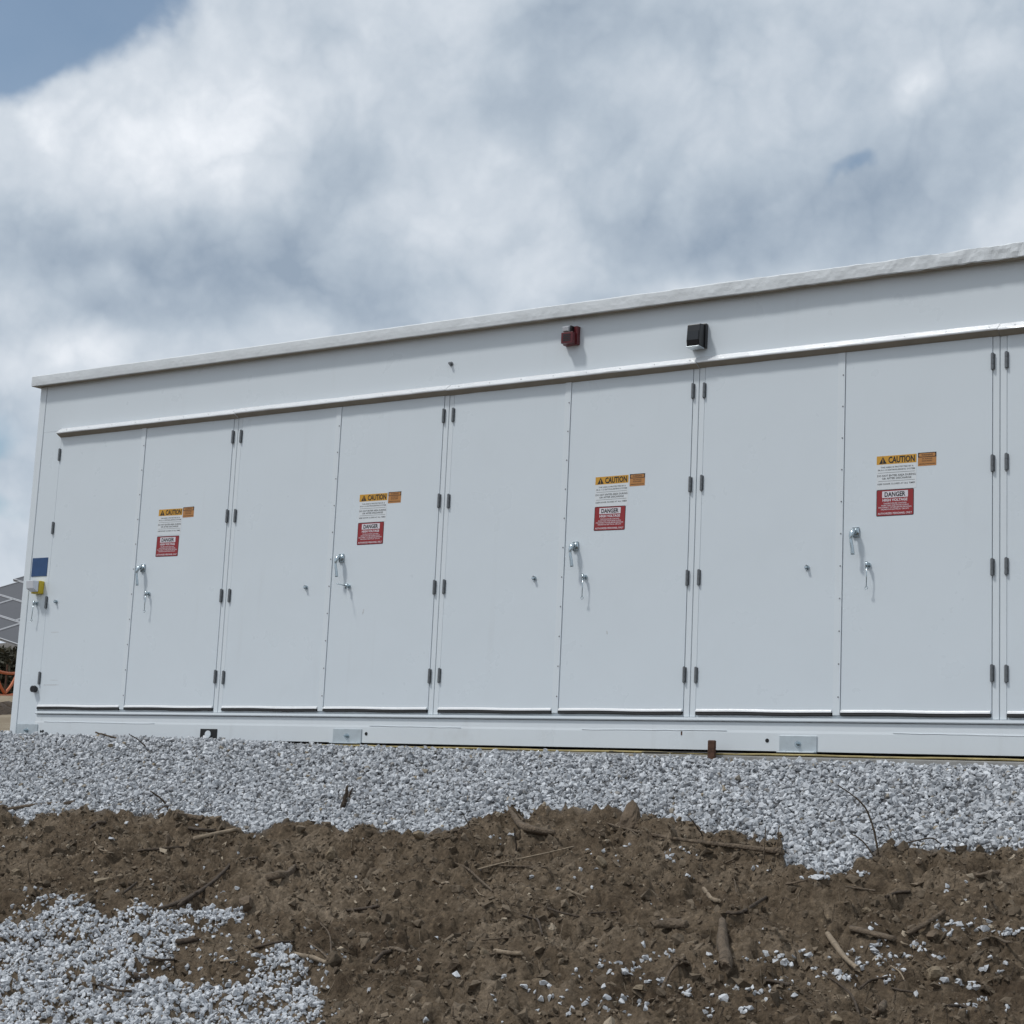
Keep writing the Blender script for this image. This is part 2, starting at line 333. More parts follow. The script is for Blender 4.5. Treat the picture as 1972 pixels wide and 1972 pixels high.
def ground(X, Y, full=False):
    X = np.asarray(X, float); Y = np.asarray(Y, float)
    z = base_z(X, Y); s, px, py = edge_s(X, Y, z)
    near = (Y < -0.55) & (Y > -6.5)
    d = np.where(near, sstep(s, -12, 18), np.where(Y <= -6.5, 1.0, 0.0))
    lip = 0.075*np.exp(-((s-34)/38.0)**2)*d
    n = 0.085*vnoise(X*1.1, Y*1.5, 1)+0.062*vnoise(X*2.6, Y*3.6, 2)
    n2 = 0.044*vnoise(X*5.5, Y*8, 3)+0.030*vnoise(X*11, Y*17, 4)
    rid = 0.030*(0.5-2*np.abs(vnoise(X*8+3*vnoise(X*3, Y*3, 8), Y*14, 5)))
    f = 0.026*vnoise(X*21, Y*30, 6)+0.018*vnoise(X*44, Y*56, 7)+0.009*vnoise(X*85, Y*100, 9)+0.060*np.abs(vnoise(X*12, Y*16, 36))+0.040*np.abs(vnoise(X*27, Y*34, 37))
    wx = X+0.10*vnoise(X*4, Y*4, 31); wy = Y+0.08*vnoise(X*5, Y*5, 32)
    f = f+0.030*sstep(vnoise(wx*3.2, wy*9, 33), -.06, .06)+0.018*sstep(vnoise(wx*7, wy*19, 34), -.08, .08)
    f = f-0.043
    f = f-0.022*np.clip(0.09-np.abs(vnoise(wx*6, wy*13, 35)), 0, 1)/0.09
    pit = -0.06*sstep(vnoise(X*4.2, Y*6, 15), 0.28, 0.38)-0.055*sstep(vnoise(wx*8, wy*10, 38), 0.24, 0.33)-0.035*sstep(vnoise(wx*17, wy*19, 39), 0.24, 0.34)
    fade = np.clip((30-np.hypot(X-4, Y+2))/12, 0, 1)
    zz = z+d*fade*(n+n2+rid+f+pit)+lip*fade+(1-d)*fade*(0.035*vnoise(X*1.7, Y*2.2, 12)+0.014*vnoise(X*6, Y*7, 13))*sstep(-Y, 0.1, 0.4)
    far = sstep(Y, 3, 12); zz = zz+far*(0.25*vnoise(X*0.3, Y*0.3, 21)+0.08*vnoise(X*1.1, Y*1.1, 22))
    if full:
        patch = in_poly(px, py, PATCH) & (Y < -1.3)
        return zz, d, patch, px, py
    return zz
def hit(px, py):
    d = px_ray(px, py); tt = np.arange(4.0, 17.0, 0.012)
    X = CAM[0]+d[0]*tt; Y = CAM[1]+d[1]*tt; Z = CAM[2]+d[2]*tt
    k = np.nonzero(Z < ground(X, Y))[0]
    k = k[0] if len(k) else len(tt)-1
    return np.array([X[k], Y[k], Z[k]]), tt[k]

def axis(parts):
    out = []
    for a, b_, st in parts: out += list(np.arange(a, b_-1e-9, st))
    return np.array(out+[parts[-1][1]])
xs = axis([(-3000, -400, 650), (-400, -60, 85), (-60, -12, 4), (-12, -3.6, 0.4), (-3.6, -0.5, 0.022), (-0.5, 7.9, 0.0135), (7.9, 12, 0.25), (12, 60, 4), (60, 400, 85), (400, 3000, 650)])
ys = axis([(-3000, -400, 650), (-400, -60, 85), (-60, -14, 4), (-14, -5.2, 0.4), (-5.2, -4.4, 0.04), (-4.4, -1.0, 0.0115), (-1.0, 0.1, 0.045), (0.1, 4, 0.4), (4, 60, 2.0), (60, 400, 68), (400, 3000, 650)])
GX, GY = np.meshgrid(xs, ys)
GZ, GD, GP, _, _ = ground(GX.ravel(), GY.ravel(), True)
def fast_mesh(name, V, T, mats, attrs=None, smooth=False):
    me = bpy.data.meshes.new(name); k = T.shape[1]
    me.vertices.add(len(V)); me.vertices.foreach_set('co', V.astype(np.float32).ravel())
    me.loops.add(T.size); me.loops.foreach_set('vertex_index', T.astype(np.int32).ravel())
    me.polygons.add(len(T)); me.polygons.foreach_set('loop_start', np.arange(0, T.size, k, dtype=np.int32))
    me.polygons.foreach_set('use_smooth', np.full(len(T), smooth))
    for n_, a in (attrs or {}).items():
        at = me.attributes.new(n_, 'FLOAT', 'POINT'); at.data.foreach_set('value', a.astype(np.float32))
    for m in mats: me.materials.append(M[m])
    me.update(); me.validate(); return me
nx, ny = len(xs), len(ys)
ii = (np.arange(ny-1)[:, None]*nx+np.arange(nx-1)[None]).ravel()
quads = np.stack([ii, ii+1, ii+nx+1, ii+nx], 1)
sand_shade = sstep(GY.ravel(), 0.3, 4)*(1-0.85*sstep(GY.ravel(), 16.5, 18.5))  # sand cut back uphill: the panels' shade is put into the ground colour
gm = fast_mesh('ground', np.stack([GX.ravel(), GY.ravel(), GZ], 1), quads, ['soil'], {'gravel': (1-GD)*(1-sand_shade)*(GY.ravel() > -6), 'sand': sand_shade}, True)
go = place('ground', gm); tag(go, 'brown dirt bank below the white enclosure', 'ground', kind='structure')

# ------------------------------------------------------------------ stones
def hull_variant(npts, ax, seed, rnd=0.12):
    r = np.random.default_rng(seed); p = r.normal(size=(npts, 3)); p /= np.linalg.norm(p, axis=1)[:, None]
    p *= np.array(ax)*(1+rnd*r.normal(size=(npts, 1)))
    bm = bmesh.new(); [bm.verts.new(q) for q in p]
    bmesh.ops.convex_hull(bm, input=bm.verts)
    bmesh.ops.delete(bm, geom=[v for v in bm.verts if not v.link_faces], context='VERTS')
    bmesh.ops.triangulate(bm, faces=bm.faces); bmesh.ops.recalc_face_normals(bm, faces=bm.faces)
    bm.verts.index_update()
    V = np.array([v.co[:] for v in bm.verts]); T = np.array([[v.index for v in f.verts] for f in bm.faces]); bm.free()
    return V, T
STV = [hull_variant(random.randint(10, 14), (1.0, random.uniform(0.68, 0.92), random.uniform(0.52, 0.78)), 100+i, 0.09) for i in range(40)]
CLV = [hull_variant(random.randint(8, 12), (1.0, random.uniform(0.7, 0.9), random.uniform(0.45, 0.75)), 300+i, 0.2) for i in range(24)]
def rand_rot(n, tilt=1.0):
    q = rng.normal(size=(n, 4)); q[:, 1:3] *= tilt; q /= np.linalg.norm(q, axis=1)[:, None]
    w, x, y, z = q.T
    return np.stack([1-2*(y*y+z*z), 2*(x*y-z*w), 2*(x*z+y*w), 2*(x*y+z*w), 1-2*(x*x+z*z), 2*(y*z-x*w), 2*(x*z-y*w), 2*(y*z+x*w), 1-2*(x*x+y*y)], 1).reshape(n, 3, 3)
def bulk(name, pos, size, tone, variants, m, tilt=0.8):
    R = rand_rot(len(pos), tilt); vi = rng.integers(0, len(variants), len(pos)); VV = []; TT = []; AA = []; off = 0
    for k, (V, T) in enumerate(variants):
        s = np.nonzero(vi == k)[0]
        if not len(s): continue
        P_ = np.einsum('nij,vj->nvi', R[s], V)*size[s][:, None, None]+pos[s][:, None, :]
        nv = len(V); VV.append(P_.reshape(-1, 3))
        TT.append((T[None]+(off+np.arange(len(s))*nv)[:, None, None]).reshape(-1, 3)); AA.append(np.repeat(tone[s], nv)); off += len(s)*nv
    return fast_mesh(name, np.concatenate(VV), np.concatenate(TT), [m], {'tone': np.concatenate(AA)})
def stone_size(n, med=0.0195): return np.clip(rng.lognormal(math.log(med), 0.28, n), 0.008, med*1.75)
# gravel shoulder
n = 140000
X = rng.uniform(-4.6, 8.4, n); Y = rng.uniform(-2.3, 0.02, n)
Z, Dm, Pt, px, py = ground(X, Y, True)
ok = (Dm < 0.5) & (px > -120) & (px < 2090) & ~((Y > -0.10) & (X > -2.36))
ok |= (Dm < 0.5) & (px > -120) & (px < 40) & (Y > -0.085) & (X < -2.36)
X, Y, Z = X[ok], Y[ok], Z[ok]
sz = stone_size(len(X), 0.0160); pos = np.stack([X, Y, Z+rng.uniform(-1.0, 0.95, len(X))*sz], 1)
go1 = place('gravel', bulk('gravel', pos, sz, rng.beta(1.9, 1.5, len(X)), STV, 'stone'))
tag(go1, 'grey crushed stone sloping down from the base of the white enclosure', 'gravel', kind='stuff')
n_shoulder = len(X)
# gravel patch at lower left
n = 230000
X = rng.uniform(-1.0, 6.6, n); Y = rng.uniform(-5.2, -1.6, n)
Z, Dm, Pt, px, py = ground(X, Y, True)
ragged = 18*vnoise(X*9, Y*9, 51)+10*vnoise(X*23, Y*23, 52)
loosen = np.where(rng.random(n) < 0.16, 1.0, 0.0)*rng.normal(size=n)*26
Pt = in_poly(px+ragged+loosen, py+ragged*0.6+loosen*rng.normal(size=n)*0.6, PATCH)
ok = Pt & (px > -100) & (py < 2080); X, Y, Z = X[ok], Y[ok], Z[ok]
sz = stone_size(len(X), 0.0126); pos = np.stack([X, Y, Z+rng.uniform(-0.8, 1.0, len(X))*sz], 1)
go2 = place('gravel', bulk('gravel_spill', pos, sz, rng.beta(2.4, 1.2, len(X)), STV, 'stone'))
tag(go2, 'pale gravel spilled on the dirt at the lower left', 'gravel', kind='stuff')
# loose stones on the dirt
loose = []
def cluster6(cx, cy, n_, rx=25, ry=18):
    for _ in range(n_):
        loose.append((1200+(cx+random.gauss(0, .55)*rx)/2.5026, 1500+(cy+random.gauss(0, .55)*ry)/2.5026))
for c in [(1210, 850, 42, 105, 75), (720, 870, 30, 130, 45), (680, 1015, 14, 85, 50), (790, 985, 16, 60, 55), (1080, 960, 20, 95, 35), (1265, 955, 10, 40, 30), (1580, 730, 24, 75, 38), (1730, 700, 18, 70, 45), (1870, 742, 18, 50, 22), (1400, 820, 12, 60, 50), (220, 980, 16, 85, 35), (40, 925, 9, 50, 18), (235, 840, 7, 30, 20), (130, 870, 6, 40, 20), (300, 1040, 6, 40, 20), (420, 1120, 6, 30, 30), (590, 1110, 6, 30, 18), (1670, 1090, 10, 70, 40), (1800, 925, 5, 50, 12), (1520, 850, 6, 30, 30), (1690, 1010, 7, 50, 20), (1610, 990, 4, 20, 15), (285, 355, 12, 100, 55), (215, 395, 5, 30, 18), (1140, 458, 9, 70, 8), (960, 478, 12, 70, 9), (1560, 540, 3, 25, 20), (1655, 580, 3, 25, 10), (1790, 450, 2, 20, 20), (1215, 700, 3, 20, 20), (640, 430, 2, 20, 20), (300, 480, 4, 50, 30), (860, 850, 8, 60, 25), (930, 920, 4, 20, 12), (1330, 925, 5, 30, 15), (1415, 1045, 3, 20, 10), (1550, 985, 3, 20, 10), (480, 1060, 4, 30, 15), (545, 1015, 6, 40, 20), (410, 880, 4, 30, 30), (1855, 1105, 2, 30, 20), (1730, 1070, 4, 30, 15)]: cluster6(*c)
def p5(x, y): return (600+x/2.927, 1500+y/2.927)
for q in [(1560, 410), (1575, 425), (1650, 410), (1770, 385), (1795, 375), (1720, 440), (1725, 465), (1810, 450), (1520, 515), (1600, 510), (1010, 335), (1025, 322), (1060, 340), (1120, 325), (1135, 318), (1060, 370), (520, 365), (370, 690), (705, 900), (980, 870), (190, 1010), (605, 1025), (1075, 1130), (1085, 1115), (1770, 910), (1870, 940), (1910, 710), (1625, 1045), (1490, 1080), (1475, 1105), (1310, 1160), (1340, 1175), (1020, 1225), (1035, 1250), (850, 1285), (640, 1370), (980, 1345), (325, 1195), (290, 340), (815, 1110)]: loose.append(p5(*q))
for _ in range(48): loose.append(p5(random.uniform(1180, 1900), random.gauss(1270, 65)))
for _ in range(14): loose.append(p5(random.uniform(1550, 1900), random.gauss(1070, 25)))
for _ in range(56): loose.append((random.uniform(880, 1520)/2.927, 1500+random.uniform(850, 1120)/2.927))
for _ in range(20): loose.append((random.uniform(60, 420)/2.927, 1500+random.gauss(680, 40)/2.927))
for q in [(630, 345), (1340, 425), (1150, 505), (850, 570), (540, 535), (520, 465), (720, 725), (1550, 815), (1720, 845), (150, 340), (20, 385), (715, 255), (1110, 265), (1430, 330)]: loose.append((q[0]/2.927, 1500+q[1]/2.927))
for _ in range(30): loose.append((random.uniform(0, 1972), random.uniform(1660, 1972)))
LV = []
for V, T in STV[:24]:
    LV.append(fast_mesh('loose_stone', V, T, ['stone'], {'tone': np.full(len(V), random.uniform(0.55, 1.0))}))
items = []
for (x, y) in loose:
    p, tt = hit(x, y)
    if p[1] > -1.15: continue
    s = float(np.clip(rng.lognormal(math.log(0.0140), 0.33), 0.007, 0.026))
    items.append((s/tt, p, s))
items.sort(key=lambda q: -q[0])
for k, (_, p, s) in enumerate(items[:290]):
    o = place('loose_stone', LV[k % len(LV)], None, (p[0], p[1], p[2]+s*0.22), rot=(random.gauss(0, .35), random.gauss(0, .35), random.uniform(0, 6.28)))
    o.scale = (s, s, s)
    tag(o, 'small whitish crushed stone lying loose on the brown dirt', 'stone', 'loose stones scattered on the dirt bank')
rest = items[290:]
if rest:
    tag(place('small_stones', bulk('small_stones', np.array([[p[0], p[1], p[2]+s*0.25] for _, p, s in rest]), np.array([s for _, _, s in rest]), rng.beta(3, 1.2, len(rest)), STV, 'stone')), 'smallest pale stone chips among the loose stones on dirt', 'stone chips', kind='stuff')
# soil clods and crumbs
n = 90000
X = rng.uniform(-2.5, 7.6, n); Y = rng.uniform(-4.6, -1.2, n)
Z, Dm, Pt, px, py = ground(X, Y, True)
ok = (Dm > 0.75) & ~Pt & (px > -60) & (px < 2040) & (py < 2060) & (vnoise(X*2.2, Y*3.5, 61)+rng.uniform(-.5, .5, n) > -0.1); X, Y, Z = X[ok], Y[ok], Z[ok]
sz = np.clip(rng.lognormal(math.log(0.0078), 0.66, len(X)), 0.003, 0.046)
pos = np.stack([X, Y, Z+rng.uniform(-0.3, 0.35, len(X))*sz], 1)
tag(place('soil_clods', bulk('soil_clods', pos, sz, np.where(rng.random(len(X)) < 0.05, 1.0, rng.beta(2, 2.2, len(X))*0.85), CLV, 'clod', 1.0)), 'crumbly brown soil clods covering the dirt bank', 'soil', kind='stuff')
# ------------------------------------------------------------------ rocks, sticks and roots on the bank
def rock(px, py, wpx, hpx, m, label, seed, sub=3, ax=(1, .8, .8), tilt=0.0, cone=0.0):
    p, tt = hit(px, py); r = wpx/FPX*tt/2; hz = hpx/FPX*tt/2
    V, T = hull_variant(70 if cone else 22, (1, ax[1], 1), 700+seed, 0.05 if cone else 0.09)
    if cone: V[:, :2] *= (1-cone*np.clip(V[:, 2:3], -.4, 1))
    bm = bmesh.new(); vv = [bm.verts.new(q) for q in V]; [bm.faces.new([vv[i] for i in t_]) for t_ in T]
    bmesh.ops.subdivide_edges(bm, edges=bm.edges, cuts=3, use_grid_fill=True)
    for v in bm.verts:
        c = v.co; a = np.array([c.x*1.0+seed*3.1]); b2 = np.array([c.y*1.3+c.z*0.9+seed])
        k = 1+0.16*vnoise(a*2.2, b2*2.2, seed)[0]+0.13*vnoise(a*6, b2*6, seed+1)[0]+0.07*vnoise(a*13, b2*13, seed+2)[0]
        v.co = Vector((c.x*r*k, c.y*r*k, c.z*hz*k))
    me = bpy.data.meshes.new('rock'); bm.to_mesh(me); bm.free(); me.materials.append(M[m])
    o = place('rock', me, None, (p[0], p[1], p[2]+hz*0.38), rot=(0.1, tilt, seed)); tag(o, label, 'rock'); return o
rock(1215, 1592, 46, 72, 'brock', 'pointed brown rock standing up at the edge of the gravel', 3, cone=0.45)
rock(1157, 1664, 28, 26, 'rock', 'flat tan stone beside a few white stones below the pointed rock', 5)
rock(1800, 1882, 36, 34, 'rock', 'tan angular rock with a white stone resting on it, lower right', 7, tilt=0.5)
rock(473, 1748, 32, 36, 'brock', 'upright brown rock just above the lower left gravel spill', 9, tilt=0.3)
rock(1610, 1968, 26, 22, 'rock', 'pale pinkish stone cut off by the bottom edge of the picture', 12)
rock(323, 1622, 18, 24, 'brock', 'small brown rock behind the grey stick at left', 15)
rock(1768, 1664, 16, 16, 'brock', 'small round brown pebble on the right dirt crest', 18)
rock(1454, 1616, 14, 14, 'brock', 'dark lump on the dirt hump above the long branch', 21)
rock(1797, 1806, 32, 20, 'brock', 'brown half buried stone beside the pale stone cluster at right', 24)
rock(1669, 1757, 26, 14, 'rock', 'flat tan chip in the middle of the right dirt', 27)
rock(198, 1706, 40, 26, 'rock', 'half buried tan rock left of the lower gravel spill', 30)
rock(640, 1648, 32, 26, 'rock', 'half buried tan rock below the gravel edge at centre left', 33)
rock(932, 1838, 17, 18, 'rock', 'round tan pebble left of the pale wood splinter', 36)
rock(876, 1862, 32, 26, 'brock', 'dark round clod below the round tan pebble', 39)
rock(32, 1684, 20, 16, 'rock', 'small tan stone near the left edge of the dirt', 42)
rock(805, 1611, 26, 18, 'rock', 'dull tan stone stuck in the dirt under the gravel edge', 45)
rock(1232, 1908, 34, 16, 'rock', 'tan flat stone among white stones at the bottom centre right', 48)
rock(712, 1775, 20, 15, 'rock', 'yellowish pebble in the centre left dirt', 51)
rock(628, 1590, 20, 15, 'brock', 'brown clod lying on the gravel edge left of centre', 54)

def densify(P3, n_):
    P3 = [np.array(p) for p in P3]
    if len(P3) == 2: P3 = [P3[0], (P3[0]*.67+P3[1]*.33), (P3[0]*.33+P3[1]*.67), P3[1]]
    out = []
    for i in range(len(P3)-1):
        p0 = P3[max(i-1, 0)]; p1 = P3[i]; p2 = P3[i+1]; p3 = P3[min(i+2, len(P3)-1)]
        for k in range(n_):
            t_ = k/n_
            out.append(0.5*((2*p1)+(-p0+p2)*t_+(2*p0-5*p1+4*p2-p3)*t_*t_+(-p0+3*p1-3*p2+p3)*t_**3))
    out.append(P3[-1]); return out
def bark_tube(mb, P_, rad, m, n=9, seed=0):
    """tube with a ragged cross-section that keeps its ridges along the grain and has cut ends"""
    rr = random.Random(seed); prof = [1+rr.uniform(-.24, .24) for _ in range(n)]; ref = None; vs = []; fs = []; P_ = [Vector(p) for p in P_]
    for i, p in enumerate(P_):
        d = (P_[min(i+1, len(P_)-1)]-P_[max(i-1, 0)]).normalized()
        if ref is None: ref = Vector((0, 0, 1)) if abs(d.z) < 0.9 else Vector((1, 0, 0))
        a_ = d.cross(ref).normalized(); c = a_.cross(d).normalized(); ref = c
        prof = [max(.72, min(1.25, q+rr.uniform(-.09, .09))) for q in prof]
        for k in range(n):
            w = 2*math.pi*k/n; off = d*rad[i]*rr.uniform(-.5, .5) if i in (0, len(P_)-1) else Vector()
            vs.append(p+(a_*math.cos(w)+c*math.sin(w))*rad[i]*prof[k]+off)
    for i in range(len(P_)-1):
        for k in range(n): fs.append((i*n+k, i*n+(k+1) % n, (i+1)*n+(k+1) % n, (i+1)*n+k))
    fs += [tuple(range(n))[::-1], tuple((len(P_)-1)*n+k for k in range(n))]
    mb.add(vs, fs, m)
def stick_geo(mb, pts, th, m, upright=False, rough=0.10, base=None, sq=1.0):
    """pts in photograph pixels, laid on the ground (or standing in the plane of its foot)"""
    if upright:
        p0, tt = hit(*pts[0]); n_ = np.array([CF[0], CF[1], 0]); n_ /= np.linalg.norm(n_); w = [p0-np.array([0, 0, 0.02])]
        for q in pts[1:]:
            d = px_ray(*q); k = ((p0-CAM)@n_)/(d@n_); w.append(CAM+d*k)
        ths = [tt]*len(w)
        for i in range(1, len(w)): w[i] = w[i]-n_*0.02*i     # the free end leans a little off the plane
    else:
        w = []; ths = []
        for q in pts:
            p, tt = hit(*q); w.append(p); ths.append(tt)
    th = th if isinstance(th, (list, tuple)) else [th, th*0.8]
    D_ = np.array(densify(w, 6)); L_ = len(D_); tt = sum(ths)/len(ths); rad = []
    al = np.linspace(0, 1, L_); r0 = np.interp(al, np.linspace(0, 1, len(th)), th)/FPX*tt/2
    kn = np.random.default_rng(int(abs(pts[0][0])*7+abs(pts[0][1])))
    rad = r0*(1+rough*kn.normal(size=L_)*0.6)
    if not upright:
        ch = np.linalg.norm(D_-D_[0], axis=1); ch /= max(ch[-1], 1e-6)
        gz = ground(D_[:, 0], D_[:, 1]); fit = np.polyfit(ch, gz, 1 if L_ < 20 else 2); zl = np.polyval(fit, ch)
        zl = zl+np.percentile(gz-zl, 88)
        D_[:, 2] = zl+r0*(1.15 if max(th) > 12 else 0.72)
        wob = np.cumsum(kn.normal(size=(L_, 3)), 0); wob -= np.linspace(0, 1, L_)[:, None]*wob[-1]
        D_ = D_+wob*r0[:, None]*(0.03 if max(th) > 8 else 0.06)
    else:
        D_ = D_+kn.normal(size=(L_, 3))*r0[:, None]*0.25
    bark_tube(mb, D_, list(rad), m, 9 if max(th) > 5 else 6, int(pts[0][0]))
    return list(D_)
def stick(pts, th, m, label, cat='stick', name='stick', upright=False, forks=(), rough=0.10):
    mb = MB(); P_ = stick_geo(mb, pts, th, m, upright, rough); o0 = P_[0]
    if forks:
        root = bpy.data.objects.new(name, None); C.objects.link(root); root.location = tuple(o0); tag(root, label, cat)
        mb.v = [tuple(np.array(v)-o0) for v in mb.v]; place('stem', mb.mesh('stem', True), root)
        for fp, ft in forks:
            fb = MB(); stick_geo(fb, fp, ft, m, upright, rough); fb.v = [tuple(np.array(v)-o0) for v in fb.v]; place('branch', fb.mesh('branch', True), root)
        return
    mb.v = [tuple(np.array(v)-o0) for v in mb.v]
    o = place(name, mb.mesh(name, True), None, tuple(o0)); tag(o, label, cat)
A = lambda *q: [(1200+x/2.5026, 1500+y/2.5026) for x, y in q]
B = lambda *q: [(600+x/2.927, 1500+y/2.927) for x, y in q]
Cc = lambda *q: [(x/2.927, 1500+y/2.927) for x, y in q]
G = lambda *q: [(x/2.927, 1340+y/2.927) for x, y in q]
stick(A((-75, 210), (0, 240), (230, 288), (480, 343), (600, 358), (760, 378)), [3.5, 5, 6.5, 9, 10], 'wood', 'long thin branch lying below the pointed brown rock', 'branch', 'fallen_branch',
      forks=[(A((560, 362), (530, 400), (490, 440)), [4, 2.5]), (A((30, 250), (80, 285)), [3, 2])])
stick(A((478, 745), (480, 850), (487, 950), (488, 1040)), [16, 26, 26, 25], 'wood', 'thick short log lying end on in the lower right dirt', 'log', 'wood_log', rough=0.05)
stick(A((140, 742), (220, 735), (305, 738)), [14, 18, 14], 'wood', 'flat wood chunk lying left of the thick log', 'wood', 'wood_chunk')
stick(A((385, 555), (430, 595), (468, 628)), [7, 8], 'pale', 'short pale stick on the dirt above the thick log')
stick(A((985, 770), (1060, 860), (1130, 945)), [12, 10], 'pale', 'straight peeled stick slanting down through the white stones')
stick(A((1095, 760), (1200, 780), (1305, 790)), [11, 11], 'wood', 'stout brown stick lying level above the white stone cluster')
stick(A((1365, 775), (1460, 728), (1545, 685)), [9, 8], 'wood', 'brown stick rising rightward beside the white stone cluster')
stick(A((1710, 803), (1760, 803), (1810, 840), (1872, 915)), [5, 5], 'wood', 'curved root in the dirt near the right edge', 'root', 'root')
stick(A((160, 1095), (225, 1000), (293, 895)), [7, 6], 'wood', 'slanted stick across stones left of the thick log')
stick(A((255, 970), (315, 945)), [9, 8], 'wood', 'stubby stick crossing behind the slanted stick')
stick(A((950, 955), (1040, 1018), (1110, 1090), (1155, 1175)), [3.5, 5, 4], 'bark', 'wiry dark root running off the bottom edge at right', 'root', 'root')
stick(A((678, 990), (740, 1003), (803, 1016)), [7, 6], 'bark', 'short dark stick right of the thick log')
stick(A((1135, 1032), (1200, 1010), (1272, 990)), [5, 4], 'bark', 'thin dark stick under the white stones at lower right')
stick(A((1215, 1180), (1235, 1150), (1252, 1122)), [17, 14], 'wood', 'wood stump poking up at the bottom edge on the right', 'wood', 'wood_stump')
stick(A((1295, 1022), (1340, 1040), (1400, 1052)), [4, 3], 'bark', 'thin twig below the rising brown stick')
stick(A((1070, 550), (1140, 566), (1212, 572)), [4.5, 5], 'wood', 'slender stick lying level on the bare right dirt')
stick(A((1265, 598), (1320, 580), (1385, 568)), [6, 5], 'bark', 'low brown stick right of the slender level stick')
stick(A((1700, 502), (1760, 492), (1815, 490)), [8, 8], 'wood', 'flat bark strip on the dirt at far right', 'bark', 'bark_strip')
stick(A((522, 500), (535, 525), (546, 556)), [3, 3], 'wood', 'tiny twig under the thick end of the long branch')
stick(A((1568, 1105), (1630, 1128), (1702, 1150)), [6, 5], 'bark', 'dark stick in the lower right corner')
stick(A((785, 537), (835, 533), (888, 515)), [5, 4], 'wood', 'short twig on the dirt below the gravel tongue')
stick(A((690, 585), (570, 640), (500, 668)), [6, 7], 'bark', 'dark root ledge in the dirt above the thick log', 'root', 'root')
stick(A((1440, 840), (1490, 890)), [3, 2], 'bark', 'thin twig above the tan angular rock')
stick(A((1340, 840), (1352, 822), (1372, 826)), [4, 3], 'pale', 'small curled wood shaving right of the white stones', 'wood', 'wood_shaving')
stick(A((1290, 935), (1330, 945), (1360, 978)), [4, 3], 'pale', 'hooked pale twig at the right of the white stones')
stick(A((1232, 378), (1212, 275), (1172, 165), (1120, 100), (1020, 30)), [4, 3.5, 3, 2.5, 1.5], 'wood', 'tall bare sapling leaning left over the gravel at right', 'sapling', 'bare_sapling', True,
      forks=[(A((1225, 372), (1150, 300), (1098, 268)), [3.5, 2])])
stick(A((1230, 358), (1330, 320), (1470, 285), (1530, 315), (1645, 325)), [3, 2.5, 2], 'bark', 'arching dark twig right of the bare sapling', 'twig', 'twig', True)
stick(A((675, 412), (678, 330), (682, 235)), [3, 1.8], 'wood', 'upright thin shoot at the end of the long branch', 'twig', 'twig', True)
stick(A((740, 365), (743, 290), (746, 220)), [2.6, 1.6], 'wood', 'second thin shoot, nearest the gravel tongue', 'twig', 'twig', True)
stick(A((392, 268), (350, 225), (308, 178)), [2.8, 1.6], 'bark', 'dark twig sticking out of gravel left of the thin shoots', 'twig', 'twig', True)
stick(B((1370, 352), (1290, 345), (1210, 315), (1150, 262), (1105, 180)), [9, 14, 15, 11, 2], 'wood', 'curved weathered root lying across the gravel edge at centre', 'root', 'driftwood_root',
      forks=[(B((1165, 270), (1190, 250), (1170, 215)), [8, 3])])
stick(B((160, 172), (190, 115), (205, 40)), [6, 10, 3], 'bark', 'frayed bark piece standing in the gravel', 'bark', 'bark_piece', True, forks=[(B((195, 110), (232, 52)), [7, 2.5])])
stick(B((935, 552), (1100, 490), (1250, 455), (1480, 435)), [4, 3.5, 3], 'pale', 'long pale root curving across the centre dirt', 'root', 'root')
stick(B((1000, 547), (1180, 520), (1330, 527)), [3.5, 3], 'wood', 'thin root just below the long pale root', 'root', 'root')
stick(B((805, 475), (870, 518), (950, 582), (1022, 655)), [3.5, 4.5, 4], 'wood', 'kinked root left of the long pale root', 'root', 'root')
stick(B((1310, 730), (1400, 785), (1505, 803)), [4, 5], 'bark', 'dark twig bent downward at centre of the dirt')
stick(B((1180, 845), (1260, 860), (1300, 890)), [5, 5], 'bark', 'short dark root under the bent twig', 'root', 'root')
stick(B((1200, 842), (1235, 765), (1290, 738)), [3, 2.5], 'wood', 'thin arched rootlet between two dark twigs', 'root', 'root')
stick(B((1035, 985), (1110, 1010), (1185, 1032)), [11, 8], 'pale', 'pale flat wood splinter in the lower centre dirt', 'wood', 'wood_splinter')
stick(B((48, 822), (98, 892), (112, 990)), [3, 4], 'wood', 'bent twig at the right tip of the lower gravel spill')
stick(B((-20, 935), (40, 975), (100, 1020)), [4, 3.5], 'wood', 'thin straight twig beside the bent twig')
stick(B((350, 1045), (400, 1015), (452, 975)), [8, 7], 'bark', 'dark flat bark slab left of the lower centre', 'bark', 'bark_slab')
stick(B((440, 985), (490, 990), (535, 1003)), [7, 6], 'wood', 'small wood chip touching the dark bark slab', 'wood', 'wood_chip')
stick(B((205, 745), (290, 762), (375, 775)), [6, 6], 'bark', 'dark stick half buried in the centre left dirt')
stick(B((1158, 400), (1150, 340), (1143, 275)), [4, 2.5], 'bark', 'short dark shoot standing below the weathered root', 'twig', 'twig', True)
stick(B((955, 945), (1100, 915), (1260, 910)), [3, 2.5], 'wood', 'long thin rootlet above the pale wood splinter', 'root', 'root')
stick(B((765, 328), (820, 298), (885, 262)), [4, 4], 'bark', 'dark stick lying in the gravel hollow at centre')
stick(B((900, 268), (875, 235), (855, 198)), [2.5, 1.6], 'bark', 'tiny shoot above the gravel hollow', 'twig', 'twig', True)
stick(B((680, 605), (730, 592), (775, 592)), [6, 5], 'pale', 'pale wood sliver at centre left', 'wood', 'wood_sliver')
stick(B((920, 620), (945, 652), (972, 682)), [2.6, 2], 'pale', 'hair thin pale rootlet below the kinked root', 'root', 'root')
